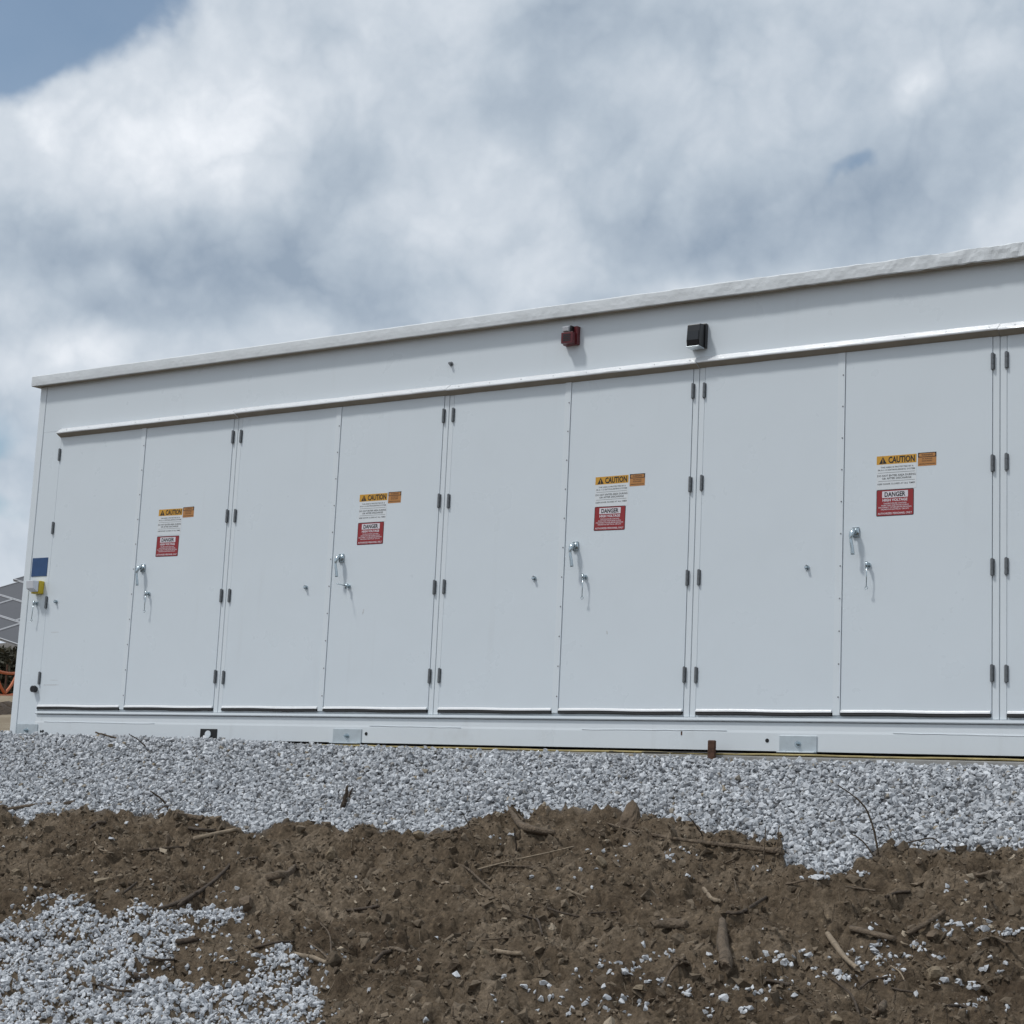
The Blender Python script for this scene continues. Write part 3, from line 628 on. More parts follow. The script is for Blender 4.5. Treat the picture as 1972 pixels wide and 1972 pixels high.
stick(B((280, 620), (300, 650), (312, 690)), [2.6, 2], 'pale', 'thin pale rootlet above the dark half buried stick', 'root', 'root')
stick(B((1440, 690), (1490, 692), (1550, 712)), [7, 4], 'pale', 'pale wood flake right of the bent dark twig', 'wood', 'wood_flake')
stick(B((1030, 430), (1085, 440), (1135, 470)), [2.5, 2], 'bark', 'hair thin dark twig above the long pale root')
stick(B((1555, 770), (1640, 772), (1720, 765)), [5, 4], 'bark', 'low dark stick between the thick log and the bent twig')
stick(Cc((-10, 160), (160, 172), (240, 150), (338, 140)), [6, 5.5, 4], 'wood', 'stick lying along the gravel edge at far left')
stick(Cc((358, 162), (390, 155), (424, 148)), [10, 10], 'bark', 'stubby wood piece on the gravel edge at left', 'wood', 'wood_piece')
stick(Cc((960, 158), (910, 112), (855, 70)), [4, 2.5], 'bark', 'twig rising out of the gravel edge at left', 'twig', 'twig', True)
stick(Cc((880, 195), (920, 180), (962, 162)), [9, 8], 'bark', 'dark chunk at the foot of the rising twig', 'wood', 'wood_piece')
stick(Cc((985, 245), (1060, 240), (1142, 238)), [11, 9], 'wood', 'brown wood slab under the left gravel edge', 'wood', 'wood_slab')
stick(Cc((1065, 298), (1130, 303), (1210, 308)), [7, 6], 'bark', 'dark stick just above the grey weathered stick')
stick(Cc((1090, 365), (1200, 333), (1335, 298)), [9, 8], 'pale', 'grey weathered stick lying below the left gravel edge')
stick(Cc((775, 432), (860, 405), (950, 398), (1035, 390)), [5, 4.5], 'bark', 'curved dark stick below the small brown rock at left')
stick(Cc((885, 785), (980, 722), (1080, 660), (1190, 600), (1295, 482)), [6, 7, 7, 6], 'bark', 'long dark slanting stick above the lower gravel spill')
stick(Cc((995, 752), (1050, 715), (1105, 672)), [8, 8], 'bark', 'thick short bark piece beside the long slanting stick', 'bark', 'bark_piece')
stick(Cc((1508, 592), (1590, 572), (1655, 543)), [13, 11], 'wood', 'short split log piece in the left centre dirt', 'wood', 'wood_piece')
stick(Cc((738, 678), (770, 712), (802, 742)), [2.8, 2.4], 'pale', 'thin pale twig above the lower gravel spill')
stick(Cc((1668, 1002), (1720, 1022), (1760, 1045), (1842, 1050)), [7, 10, 9, 7], 'pale', 'tan peeled root lying on the tip of the lower gravel spill', 'root', 'root')
stick(Cc((438, 1200), (540, 1220), (640, 1225), (755, 1212)), [4, 5, 5], 'bark', 'curved brown stick lying on the lower gravel spill')
stick(Cc((805, 1072), (900, 1042), (985, 1018)), [5, 5], 'bark', 'dark stick at the notch in the lower gravel spill')
stick(Cc((995, 945), (1050, 942), (1112, 932)), [10, 8], 'bark', 'reddish bark chunk at the upper notch of the gravel spill', 'bark', 'bark_piece')
stick(Cc((1240, 1040), (1280, 1052), (1325, 1062)), [5, 4], 'pale', 'short pale stick in the dirt inside the gravel notch')
stick(Cc((532, 372), (560, 415), (605, 455)), [2.6, 2.2], 'pale', 'thin curved pale rootlet in the left dirt', 'root', 'root')
stick(Cc((585, 405), (612, 430), (640, 455)), [2.4, 2], 'pale', 'thinner rootlet beside the curved pale rootlet', 'root', 'root')
stick(Cc((505, 278), (550, 272), (595, 262)), [7, 6], 'bark', 'dark stub on the dirt below the left gravel edge', 'wood', 'wood_piece')
stick(Cc((1438, 957), (1560, 945), (1655, 915)), [5, 4], 'bark', 'dark stick pointing at the tan peeled root')
stick(Cc((748, 1172), (785, 1165), (825, 1155)), [10, 8], 'bark', 'rusty brown bark bit on the lower gravel spill', 'bark', 'bark_piece')
stick(Cc((175, 592), (170, 530), (163, 468)), [2.5, 1.8], 'wood', 'thin shoot standing in the left dirt', 'twig', 'twig', True)
stick(Cc((1820, 590), (1835, 625), (1848, 662)), [2.4, 2], 'wood', 'wispy twig right of the split log piece')
stick(Cc((1365, 470), (1410, 460), (1450, 450)), [5, 4], 'bark', 'dark sliver left of the split log piece', 'wood', 'wood_sliver')
stick(Cc((690, 655), (735, 628), (770, 590)), [5, 4], 'bark', 'small dark stick left of the long slanting stick')
stick(G((845, 293), (790, 255), (732, 216)), [3.5, 2], 'bark', 'dark bent twig leaning on the gravel by the base', 'twig', 'twig', True)
stick(G((700, 243), (620, 228), (545, 208)), [3, 3.5], 'wood', 'thin flat stick lying against the white base at left', 'twig', 'twig', True)
stick(G((275, 322), (315, 316), (358, 306)), [5, 4.5], 'wood', 'short brown stick on the gravel by the left corner')
# litter of fine rootlets, too many and too thin to tell apart
mb = MB()
for _ in range(900):
    x = random.uniform(0, 1972); y = random.uniform(1600, 1972)
    p, tt = hit(x, y)
    if p[1] > -1.35: continue
    a = random.uniform(0, 6.28); ln = random.uniform(0.015, 0.075); r_ = random.uniform(0.0007, 0.0022)
    q = []
    for k in range(4):
        xx = p[0]+math.cos(a)*ln*k/3; yy = p[1]+math.sin(a)*ln*k/3; a += random.gauss(0, .35)
        q.append((xx, yy, float(ground(xx, yy))+r_+random.uniform(0, .006)))
    mb.tube(q, [r_, r_, r_*.9, r_*.6], random.choice(['wood', 'bark', 'pale', 'wood']), 4)
tag(place('root_litter', mb.mesh('root_litter')), 'fine rootlets and wood fibres littered over the dirt bank', 'litter', kind='stuff')

# ------------------------------------------------------------------ the white enclosure
ZB = -0.24; PIT = 2.05; NU = 5; X_END = 8.43
enc = bpy.data.objects.new('equipment_enclosure', None); C.objects.link(enc); enc.location = (3.06, 1.2, ZB)
tag(enc, 'long white steel equipment enclosure with paired doors and warning stickers', 'enclosure')
OX, OY, OZ = enc.location
def part(name, mb, parent=enc, org=None, bevel=0.0, smooth=False):
    """mesh in world coordinates; origin at org"""
    org = org if org else tuple(np.array(mb.v).mean(0)); mb.v = [(x-org[0], y-org[1], z-org[2]) for x, y, z in mb.v]
    return place(name, mb.mesh(name, smooth), parent, (org[0]-OX, org[1]-OY, org[2]-OZ), bevel)
part('body', MB().box((-2.26, 0.0125, ZB+0.02), (X_END-0.05, 2.40, 2.755), 'white'))
part('corner_post', MB().box((-2.312, -0.004, ZB), (-2.238, 0.09, 2.762), 'white2'), bevel=0.004)
part('corner_post', MB().box((X_END-0.07, -0.004, ZB), (X_END, 0.09, 2.762), 'white2'), bevel=0.004)
part('end_panel', MB().box((-2.233, 0.0, ZB), (-2.006, 0.0118, 2.356), 'white'), bevel=0.002)
part('end_panel', MB().box((8.204, 0.0, ZB), (X_END-0.075, 0.0118, 2.356), 'white'), bevel=0.002)
part('fascia', MB().box((-2.233, 0.0, 2.357), (X_END-0.075, 0.0118, 2.762), 'white'))
# roof with its thick hand-applied coating: an uneven lip
def lip():
    mb = MB(); NX = 900; xs_ = np.linspace(-2.355, 8.52, NX)
    prof = [(0.0, 2.7615), (-0.040, 2.760), (-0.068, 2.758), (-0.077, 2.762), (-0.079, 2.79), (-0.079, 2.815), (-0.078, 2.843), (-0.072, 2.851), (-0.04, 2.856), (0.05, 2.860), (0.35, 2.88), (1.2, 2.93), (2.45, 2.86), (2.45, 2.7615)]
    rough = 0.07+0.42*np.clip((xs_-1.0)/5, 0, 1)**1.3+0.5*np.clip((xs_-5.3)/1.2, 0, 1); vs = []
    for j, (y, z) in enumerate(prof):
        amp = 1.0 if 1 <= j <= 9 else 0.0
        a = np.full(NX, j*0.9)
        dz = (0.010*vnoise(xs_*1.3, a*0+3.3, 70)+0.013*vnoise(xs_*5, a*0.5, 71)+0.012*vnoise(xs_*17, a, 72)+0.008*vnoise(xs_*45, a*2, 73))*rough*amp
        dy = (0.010*vnoise(xs_*4, a*0.6, 74)+0.010*vnoise(xs_*15, a, 75)+0.006*vnoise(xs_*40, a*2, 76))*rough*amp
        if j in (1, 2, 3): dz *= 0.8; dz -= 0.012*np.clip(vnoise(xs_*2.2, a*0+1, 77)*2, 0, 1)*rough
        vs.append(np.stack([xs_, y+dy, z+dz], 1))
    V = np.concatenate(vs); k = len(prof); f = []
    for j in range(k):
        j2 = (j+1) % k
        for i in range(NX-1): f.append((j*NX+i, j*NX+i+1, j2*NX+i+1, j2*NX+i))
    f += [tuple(j*NX for j in range(k)), tuple(j*NX+NX-1 for j in range(k))[::-1]]
    return mb.add(V, f, 'coat')
lm = lip(); k_ = lm.mi('under_shade'); lm.m = [k_ if i < 899*2 else q for i, q in enumerate(lm.m)]  # underside of the overhang coloured as if shaded
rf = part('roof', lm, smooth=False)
# little tufts and runs of coating standing off the lip, thicker toward the right
mb = MB()
for _ in range(70):
    x = 7.4-abs(random.gauss(0, 1.5)); 
    if x < 3.4: continue
    r_ = random.uniform(0.004, 0.011); z = 2.845+random.uniform(-0.03, 0.006); V, T = random.choice(CLV)
    mb.add(V*np.array([r_*1.6, r_*0.6, r_*0.8])+np.array([x, -0.075+random.uniform(0, .03), z]), [tuple(q) for q in T], 'coat')
part('coating_lumps', mb)
# base channel
part('base_channel', MB().prism([(0.049, ZB), (-0.012, ZB), (-0.012, -0.128), (-0.009, -0.112), (-0.006, -0.062), (0.049, -0.062)], -2.004, 8.202, 'base'))
part('sill', MB().prism([(0.049, -0.0585), (-0.020, -0.056), (-0.024, -0.050), (-0.022, -0.034), (0.049, -0.028)], -2.003, 8.201, 'white2'))
for x0, x1 in ((-1.9, -0.6), (1.5, 2.4), (3.3, 4.45), (5.5, 6.9)):
    part('weld_seam', MB().tube([(x, -0.0125, -0.119+0.004*math.sin(x*1.7)+random.uniform(-.002, .002)) for x in np.arange(x0, x1, 0.09)], 0.0022, 'white2', 6), smooth=True)
# posts between the door pairs
for k in range(NU+1):
    s = -2.05+k*PIT
    if 0 < k < NU:
        for a, b_ in ((s-0.0435, s-0.0025), (s+0.0025, s+0.0425)):
            part('door_post', MB().box((a, 0.003, -0.030), (b_, 0.0118, 2.318), 'white2'), bevel=0.003)
# drip rail above each pair
rail_prof = [(-0.0006, 2.376), (-0.006, 2.370), (-0.045, 2.342), (-0.055, 2.334), (-0.056, 2.326), (-0.050, 2.322), (-0.004, 2.298), (-0.0006, 2.298)]
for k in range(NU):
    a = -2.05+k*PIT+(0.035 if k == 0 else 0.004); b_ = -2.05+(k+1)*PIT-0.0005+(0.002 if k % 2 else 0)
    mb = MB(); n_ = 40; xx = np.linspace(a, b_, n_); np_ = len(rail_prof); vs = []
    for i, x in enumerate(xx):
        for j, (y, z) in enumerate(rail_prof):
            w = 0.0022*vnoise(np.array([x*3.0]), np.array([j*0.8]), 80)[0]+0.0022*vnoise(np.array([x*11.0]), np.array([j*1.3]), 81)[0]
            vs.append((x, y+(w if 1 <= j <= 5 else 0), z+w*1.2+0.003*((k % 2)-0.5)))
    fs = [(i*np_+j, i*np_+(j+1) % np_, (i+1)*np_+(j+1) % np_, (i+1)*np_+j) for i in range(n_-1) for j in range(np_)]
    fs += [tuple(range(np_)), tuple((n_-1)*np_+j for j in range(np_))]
    mb.add(vs, fs, 'alu'); k_ = mb.mi('under_shade'); mb.m = [k_ if (i < (n_-1)*np_ and i % np_ in (5, 6)) else q for i, q in enumerate(mb.m)]; r_ = part('drip_rail', mb)  # rail underside painted with the same shade colour
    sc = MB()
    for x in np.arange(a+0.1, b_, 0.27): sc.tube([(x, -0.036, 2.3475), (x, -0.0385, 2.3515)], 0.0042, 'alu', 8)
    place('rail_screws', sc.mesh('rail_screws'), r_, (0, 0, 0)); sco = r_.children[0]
    c0 = np.array([r_.location[0]+OX, r_.location[1]+OY, r_.location[2]+OZ])
    for v in sco.data.vertices: v.co -= Vector(c0)

# --- door kit: meshes in coordinates local to the unit's left seam (x), wall face (y), door foot (z)
def text_geo(mb, s, cx, cy, h, wmax, m, y, bold=0.0, sx=None):
    cu = bpy.data.curves.new('t', 'FONT'); cu.body = s; cu.align_x = 'CENTER'; cu.align_y = 'CENTER'; cu.size = 1.0; cu.resolution_u = 2; cu.offset = bold
    o = bpy.data.objects.new('t', cu); C.objects.link(o); bpy.context.view_layer.update()
    me = bpy.data.meshes.new_from_object(o.evaluated_get(bpy.context.evaluated_depsgraph_get()))
    co = np.array([v.co[:] for v in me.vertices]); f = [tuple(p.vertices) for p in me.polygons]
    lo, hi = co.min(0), co.max(0); sy = h/(hi[1]-lo[1]); sxx = wmax/(hi[0]-lo[0]) if wmax else sy
    c = (lo+hi)/2
    mb.add([(cx+(p[0]-c[0])*sxx, y, cy+(p[1]-c[1])*sy) for p in co], f, m)
    bpy.data.objects.remove(o); bpy.data.curves.remove(cu); bpy.data.meshes.remove(me)
def rrect(mb, x0, z0, x1, z1, y, r_, m, th=None):
    pts = []
    for cx, cz, a0 in ((x1-r_, z0+r_, -90), (x1-r_, z1-r_, 0), (x0+r_, z1-r_, 90), (x0+r_, z0+r_, 180)):
        for k in range(5):
            a = math.radians(a0+k*22.5); pts.append((cx+r_*math.cos(a), y, cz+r_*math.sin(a)))
    if th:
        n_ = len(pts); v = pts+[(x, y+th, z) for x, _, z in pts]
        mb.add(v, [tuple(range(n_))]+[(i, (i+1) % n_, n_+(i+1) % n_, n_+i) for i in range(n_)], m)
    else: mb.add(pts, [tuple(range(len(pts)))], m)
def caution_mesh():
    mb = MB(); mb.keep = True; w, h = 0.260, 0.213
    rrect(mb, 0, 0, w, h, -0.0008, 0.002, 's_white', 0.0007); mb.rect(0.0, h-0.054, w, h, -0.0011, 's_yellow')
    mb.add([(0.016, -0.0014, h-0.050), (0.066, -0.0014, h-0.050), (0.041, -0.0014, h-0.006)], [(0, 1, 2)], 's_black')
    mb.rect(0.0388, h-0.040, 0.0432, h-0.020, -0.0017, 's_yellow'); mb.rect(0.0388, h-0.047, 0.0432, h-0.0425, -0.0017, 's_yellow')
    text_geo(mb, 'CAUTION', 0.163, h-0.0275, 0.043, 0.172, 's_black', -0.0014, 0.034)
    k = 's_black'
    text_geo(mb, 'THIS AREA IS PROTECTED BY A', w/2+0.004, h-0.0735, 0.0095, 0.214, k, -0.0012, 0.012)
    text_geo(mb, 'FK-5-1-12 EXTINGUISHING SYSTEM', w/2, h-0.0905, 0.0095, 0.242, k, -0.0012, 0.012)
    mb.rect(0.01, h-0.1085, w-0.01, h-0.1068, -0.0012, k)
    text_geo(mb, 'DO NOT ENTER AREA DURING', w/2, h-0.1265, 0.0125, 0.250, k, -0.0012, 0.012)
    text_geo(mb, 'OR AFTER DISCHARGE', w/2+0.002, h-0.1445, 0.0125, 0.192, k, -0.0012, 0.012)
    mb.rect(0.01, h-0.1620, w-0.01, h-0.1603, -0.0012, k)
    text_geo(mb, 'KEEP DOOR CLOSED AT ALL TIMES', w/2, h-0.1790, 0.0098, 0.244, k, -0.0012, 0.012)
    return mb.mesh('caution_sticker')
def danger_mesh():
    mb = MB(); mb.keep = True; w, h = 0.244, 0.167
    rrect(mb, 0, 0, w, h, -0.0008, 0.008, 's_black', 0.0007); rrect(mb, 0.0035, 0.0035, w-0.0035, h-0.0035, -0.0011, 0.006, 's_red')
    rrect(mb, 0.038, h-0.052, w-0.038, h-0.010, -0.0014, 0.003, 's_pink')
    text_geo(mb, 'DANGER', w/2, h-0.031, 0.031, 0.136, 's_black', -0.0017, 0.032)
    text_geo(mb, 'HIGH VOLTAGE', w/2, h-0.0665, 0.0175, 0.162, 's_pink', -0.0014, 0.034)
    for i, (s, wd_) in enumerate([('THIS ENCLOSURE CONTAINS', .150), ('MORE THAN ONE POWER SOURCE', .178), ('DISCONNECT POWER BEFORE SERVICING', .214), ('HAZARDOUS ELECTRICAL CIRCUITS', .182)]):
        text_geo(mb, s, w/2, h-0.0875-i*0.0125, 0.0088, wd_, 's_pink', -0.0014, 0.014)
    text_geo(mb, 'AUTHORIZED PERSONNEL ONLY', w/2, 0.0165, 0.0125, 0.222, 's_pink', -0.0014, 0.016)
    return mb.mesh('danger_sticker')
def warning_mesh():
    mb = MB(); mb.keep = True; w, h = 0.118, 0.084
    rrect(mb, 0, 0, w, h, -0.0008, 0.001, 's_orange', 0.0007); mb.rect(0.0, h-0.030, w, h, -0.0011, 's_black')
    rrect(mb, 0.006, h-0.026, w-0.006, h-0.005, -0.0014, 0.008, 's_orange')
    text_geo(mb, 'WARNING', w/2, h-0.0155, 0.012, 0.074, 's_black', -0.0017, 0.016)
    text_geo(mb, 'ARC FLASH AND', w/2, h-0.0395, 0.0085, 0.066, 's_black', -0.0011, 0.014)
    text_geo(mb, 'SHOCK HAZARD', w/2, h-0.0530, 0.0085, 0.066, 's_black', -0.0011, 0.014)
    text_geo(mb, 'APPROPRIATE PPE REQUIRED', w/2, h-0.0730, 0.0085, 0.106, 's_black', -0.0011, 0.014)
    return mb.mesh('warning_sticker')
STK = dict(caution=caution_mesh(), danger=danger_mesh(), warning=warning_mesh())
def hinge_mesh():
    mb = MB()
    for k in range(3): mb.tube([(0, -0.009, -0.05+k*0.034), (0, -0.009, -0.05+k*0.034+0.032)], 0.0095, 'hinge', 10)
    mb.tube([(0, -0.009, -0.053), (0, -0.009, 0.053)], 0.006, 'hinge', 8)
    mb.box((-0.013, -0.003, -0.048), (0.013, 0.0025, 0.048), 'hinge'); return mb.mesh('hinge', False)
def handle_mesh():
    mb = MB(); mb.box((-0.021, -0.012, -0.030), (0.021, -0.0005, 0.032), 'zinc')
    mb.tube([(0, -0.011, 0.002), (0, -0.034, 0.002)], 0.016, 'zinc', 14)
    P_ = densify([(0.002, -0.030, 0.012), (-0.004, -0.047, 0.000), (-0.010, -0.058, -0.028), (-0.010, -0.060, -0.062), (-0.005, -0.056, -0.105), (-0.003, -0.052, -0.148)], 4)
    n_ = len(P_); mb.tube([tuple(p) for p in P_], [0.010+0.008*math.sin(math.pi*min(1, i/n_*2.0)) if i/n_ < .5 else 0.010+0.008*(i/n_-.5) for i in range(n_)], 'zinc', 10, sq=0.85)
    return mb.mesh('handle', True)
def latch_mesh(rod):
    mb = MB(); mb.tube([(0, 0, 0), (0, -0.010, 0)], 0.017, 'zinc', 12); mb.tube([(0, -0.010, 0), (0, -0.034, 0)], 0.0105, 'zinc', 8)
    mb.box((-0.006, -0.040, -0.024), (0.006, -0.030, 0.020), 'zinc')
    if rod == 1:
        mb.tube([(0.002, -0.040, -0.018), (0.0, -0.040, -0.07), (-0.006, -0.037, -0.138)], 0.0032, 'zinc', 8)
        mb.tube([(-0.006+0.009*math.cos(a), -0.037, -0.146+0.009*math.sin(a)) for a in np.linspace(0, 6.28, 13)], 0.0026, 'zinc', 6)
    if rod == 2: mb.tube([(0.0, -0.034, 0.0), (-0.02, -0.105, 0.004), (-0.024, -0.122, 0.003)], 0.0032, 'zinc', 8)
    return mb.mesh('latch', True)
def knob_mesh():
    mb = MB(); mb.tube([(0, 0, 0), (0, -0.008, 0)], 0.016, 'zinc', 12); mb.tube([(0, -0.008, 0), (0, -0.028, 0)], 0.009, 'zinc', 8); mb.tube([(0, -0.020, -0.012), (0, -0.022, 0.016)], 0.006, 'hinge', 8)
    return mb.mesh('knob', True)
H_, HD, KN = hinge_mesh(), handle_mesh(), knob_mesh(); LT = [latch_mesh(i) for i in range(3)]
DW = 0.9535
def door_panel(name):
    return MB().box((0, 0, 0.004), (DW, 0.0118, 2.300), 'white').mesh(name)
def sweep_mesh():
    mb = MB(); n_ = 24; xx = np.linspace(0.004, DW-0.006, n_)
    for prof, m in (([(-0.001, 0.022), (-0.012, 0.012), (-0.014, 0.004), (-0.002, 0.002)], 'alu'), ([(-0.010, 0.0035), (-0.014, -0.012), (-0.006, -0.017), (0.011, -0.017), (0.011, 0.0035)], 'rubber')):
        k = len(prof); vs = [(x, y, z+0.0022*math.sin(x*7)*math.sin(x*3.1)) for x in xx for y, z in prof]
        fs = [(i*k+j, i*k+(j+1) % k, (i+1)*k+(j+1) % k, (i+1)*k+j) for i in range(n_-1) for j in range(k)]+[tuple(range(k)), tuple((n_-1)*k+j for j in range(k))]
        mb.add(vs, fs, m)
    return mb.mesh('door_sweep')
def astragal_mesh():
    mb = MB(); mb.prism([(-0.0065, -0.012), (-0.0065, 2.298), (0.010, 2.298), (0.010, -0.012)], 0.0, 0.0475, 'white2')
    for z in np.arange(0.1, 2.28, 0.205): mb.tube([(0.036, -0.006, z), (0.036, -0.0095, z)], 0.0048, 'hinge', 8)
    return mb.mesh('astragal')
DP, SW, AS = door_panel('door'), sweep_mesh(), astragal_mesh()
ORD = ['leftmost', 'second', 'third', 'fourth', 'fifth']
doors = []
for k in range(NU):
    s = -2.05+k*PIT
    for side in (0, 1):
        x0 = s+0.0455 if side == 0 else s+1.0495
        d = place('door', DP, enc, (x0-OX, -OY, -OZ), 0.002); doors.append(d)
        sh = DW if side == 0 else DW
        place('door_sweep', SW, d)
        hx = -0.003 if side == 0 else DW+0.004
        for z in (2.145, 1.512, 0.880, 0.243): place('hinge', H_, d, (hx, 0, z+random.uniform(-.004, .004)))
        if side == 0:
            place('astragal', AS, d, (DW+0.001, 0, 0), 0.001)
            if k < 4 and k > 0: place('knob', KN, d, (0.81-0.046, 0, 0.918))
            if k == 0: place('knob', KN, d, (0.115, 0, 0.88))
        elif k < 4:
            place('handle', HD, d, (1.137-1.05, 0, 1.128), rot=(0, random.uniform(-.05, .05), 0))
            place('latch', LT[2 if k == 1 else 1], d, (1.222-1.05, 0, 0.915+random.uniform(-.008, .004)), rot=(0, random.uniform(-.06, .08), 0))
            dx = [-0.008, 0.004, 0.007, 0.0][k]; y_ = 0.0
            place('caution_sticker', STK['caution'], d, (1.267-1.05+dx, 0, 1.391), rot=(0, [0.012, 0.004, -0.006, 0.0][k], 0))
            place('warning_sticker', STK['warning'], d, (1.536-1.05+dx, 0, 1.524), rot=(0, [-0.01, 0.006, 0.0, 0.004][k], 0))
            place('danger_sticker', STK['danger'], d, (1.268-1.05+dx*0.8, 0, 1.222+[-.006, 0, .008, 0][k]), rot=(0, [0.01, 0.0, 0.012, 0.0][k], 0))
def scuff(d, x, z, w, h, rot):
    mb = MB(); mb.add([(-w/2, -0.0004, -h*.2), (w*.1, -0.0004, -h/2), (w/2, -0.0004, -h*.1), (w*.45, -0.0004, h*.3), (0, -0.0004, h/2), (-w*.45, -0.0004, h*.3)], [(0, 1, 2, 3, 4, 5)], 'scuff')
    mb.keep = True; place('scuff_mark', mb.mesh('scuff_mark'), d, (x, 0, z), rot=(0, rot, 0))
scuff(doors[0], 0.14, 0.185, 0.19, 0.010, 0.0); scuff(doors[0], 0.17, 0.225, 0.10, 0.005, 0.02); scuff(doors[0], 0.13, 0.625, 0.10, 0.006, 0.0); scuff(doors[3], 0.32, 0.72, 0.012, 0.05, 0.2); scuff(doors[5], 0.36, 0.53, 0.012, 0.03, -0.3)

# --- fittings
mb = MB(); mb.box((3.035, -0.040, 2.560), (3.150, -0.0005, 2.690), 'red'); mb.box((3.045, -0.085, 2.562), (3.140, -0.040, 2.640), 'red')
mb.prism([(-0.040, 2.575), (-0.085, 2.562), (-0.085, 2.566), (-0.040, 2.580)], 3.047, 3.138, 'red')
st = part('alarm_strobe', mb, org=(3.09, 0, 2.625), bevel=0.006)
m2_ = MB(); m2_.prism([(-0.040, 2.640), (-0.088, 2.648), (-0.098, 2.676), (-0.060, 2.692), (-0.040, 2.690)], 3.058, 3.105, 'clear')
m2_.v = [(x-3.09, y, z-2.625) for x, y, z in m2_.v]; place('strobe_lens', m2_.mesh('strobe_lens'), st, (0, 0, 0), 0.003)
m3_ = MB()
for i in range(4): m3_.box((3.062, -0.0875, 2.576+i*0.014), (3.122, -0.0835, 2.584+i*0.014), 'black')
m3_.box((3.108, -0.075, 2.645), (3.120, -0.040, 2.688), 'black')
m3_.v = [(x-3.09, y, z-2.625) for x, y, z in m3_.v]; place('grille', m3_.mesh('grille'), st)
mb = MB(); mb.prism([(-0.030, 2.425), (-0.100, 2.432), (-0.108, 2.470), (-0.096, 2.580), (-0.030, 2.592)], 4.050, 4.146, 'black')
wl = part('wall_light', mb, org=(4.1, 0, 2.51), bevel=0.004)
def sub(name, m_, parent, org, bevel=0.0):
    m_.v = [(x-org[0], y-org[1], z-org[2]) for x, y, z in m_.v]; return place(name, m_.mesh(name), parent, (0, 0, 0), bevel)
sub('mounting_box', MB().box((4.040, -0.030, 2.43), (4.156, -0.0005, 2.598), 'black'), wl, (4.1, 0, 2.51), 0.004)
sub('lens', MB().prism([(-0.1035, 2.436), (-0.1115, 2.470), (-0.1045, 2.532), (-0.1025, 2.532), (-0.109, 2.470), (-0.102, 2.436)], 4.057, 4.139, 'glass'), wl, (4.1, 0, 2.51))
sub('lower_trim', MB().box((4.049, -0.108, 2.421), (4.147, -0.030, 2.428), 'galv'), wl, (4.1, 0, 2.51), 0.002)
mb = MB(); mb.tube([(2.05, 0, 2.534), (2.05, -0.006, 2.534)], 0.017, 'hinge', 12); mb.tube([(2.05, -0.006, 2.534), (2.05, -0.030, 2.534)], 0.010, 'hinge', 8); part('sensor_stub', mb, org=(2.05, 0, 2.534))
part('blue_sign', MB().box((-2.222, -0.004, 1.104), (-2.036, -0.0006, 1.262), 'blue'))
mb = MB(); mb.box((-2.150, -0.055, 0.950), (-2.052, -0.0005, 1.058), 'yellow'); yb = part('junction_box', mb, org=(-2.1, 0, 1.0), bevel=0.006)
sub('clear_cover', MB().prism([(-0.056, 0.962), (-0.112, 0.985), (-0.122, 1.052), (-0.056, 1.056)], -2.148, -2.060, 'clear'), yb, (-2.1, 0, 1.0), 0.004)
place('latch', LT[1], enc, (-2.125-OX, -OY, 0.872-OZ))
mb = MB(); mb.tube([(-2.042, 0, 0.15), (-2.042, -0.016, 0.15)], 0.023, 'black', 14); mb.tube([(-2.042, -0.016, 0.15), (-2.042, -0.042, 0.149)], [0.030, 0.027], 'black', 14); part('cable_gland', mb, org=(-2.042, 0, 0.15))
# anchor brackets on the base channel
def bracket(x, w):
    mb = MB(); mb.box((x, -0.020, ZB-0.002), (x+w, -0.0125, -0.142), 'galv'); mb.box((x, -0.062, ZB-0.010), (x+w, -0.0125, ZB-0.0025), 'galv')
    o = part('anchor_bracket', mb, org=(x+w/2, -0.0125, ZB), bevel=0.0015)
    bt = MB(); bt.tube([(0, -0.0075, 0.046), (0, -0.012, 0.046)], 0.021, 'zinc', 16); bt.tube([(0, -0.012, 0.046), (0, -0.030, 0.046)], 0.013, 'zinc', 6); bt.tube([(0, -0.030, 0.046), (0, -0.044, 0.046)], 0.007, 'zinc', 8)
    place('bolt', bt.mesh('bolt'), o)
bracket(1.172, 0.262); bracket(4.752, 0.252); bracket(-2.212, 0.248)
for x in (1.475, 4.665, -1.925, -1.9): part('plug_hole', MB().tube([(x, -0.0115, -0.175 if x > -1.8 else -0.20), (x, -0.0145, -0.175 if x > -1.8 else -0.20)], 0.013 if x > -1.91 else 0.01, 'rubber', 10), org=(x, -0.0115, -0.18))
mb = MB(); mb.box((-0.145, -0.0165, ZB+0.003), (0.028, -0.0125, -0.158), 'rubber'); fp = part('lifting_pocket', mb, org=(-0.06, -0.0125, ZB), bevel=0.001)
pm = MB(); pm.tube([(0, -0.0045, 0.040), (0, -0.012, 0.040)], 0.029, 'white2', 18); place('pocket_plug', pm.mesh('pocket_plug', False), fp)
part('paint_chip', MB().box((4.05, -0.0135, -0.150), (4.06, -0.0121, -0.125), 'rust'), org=(4.055, -0.012, -0.14))

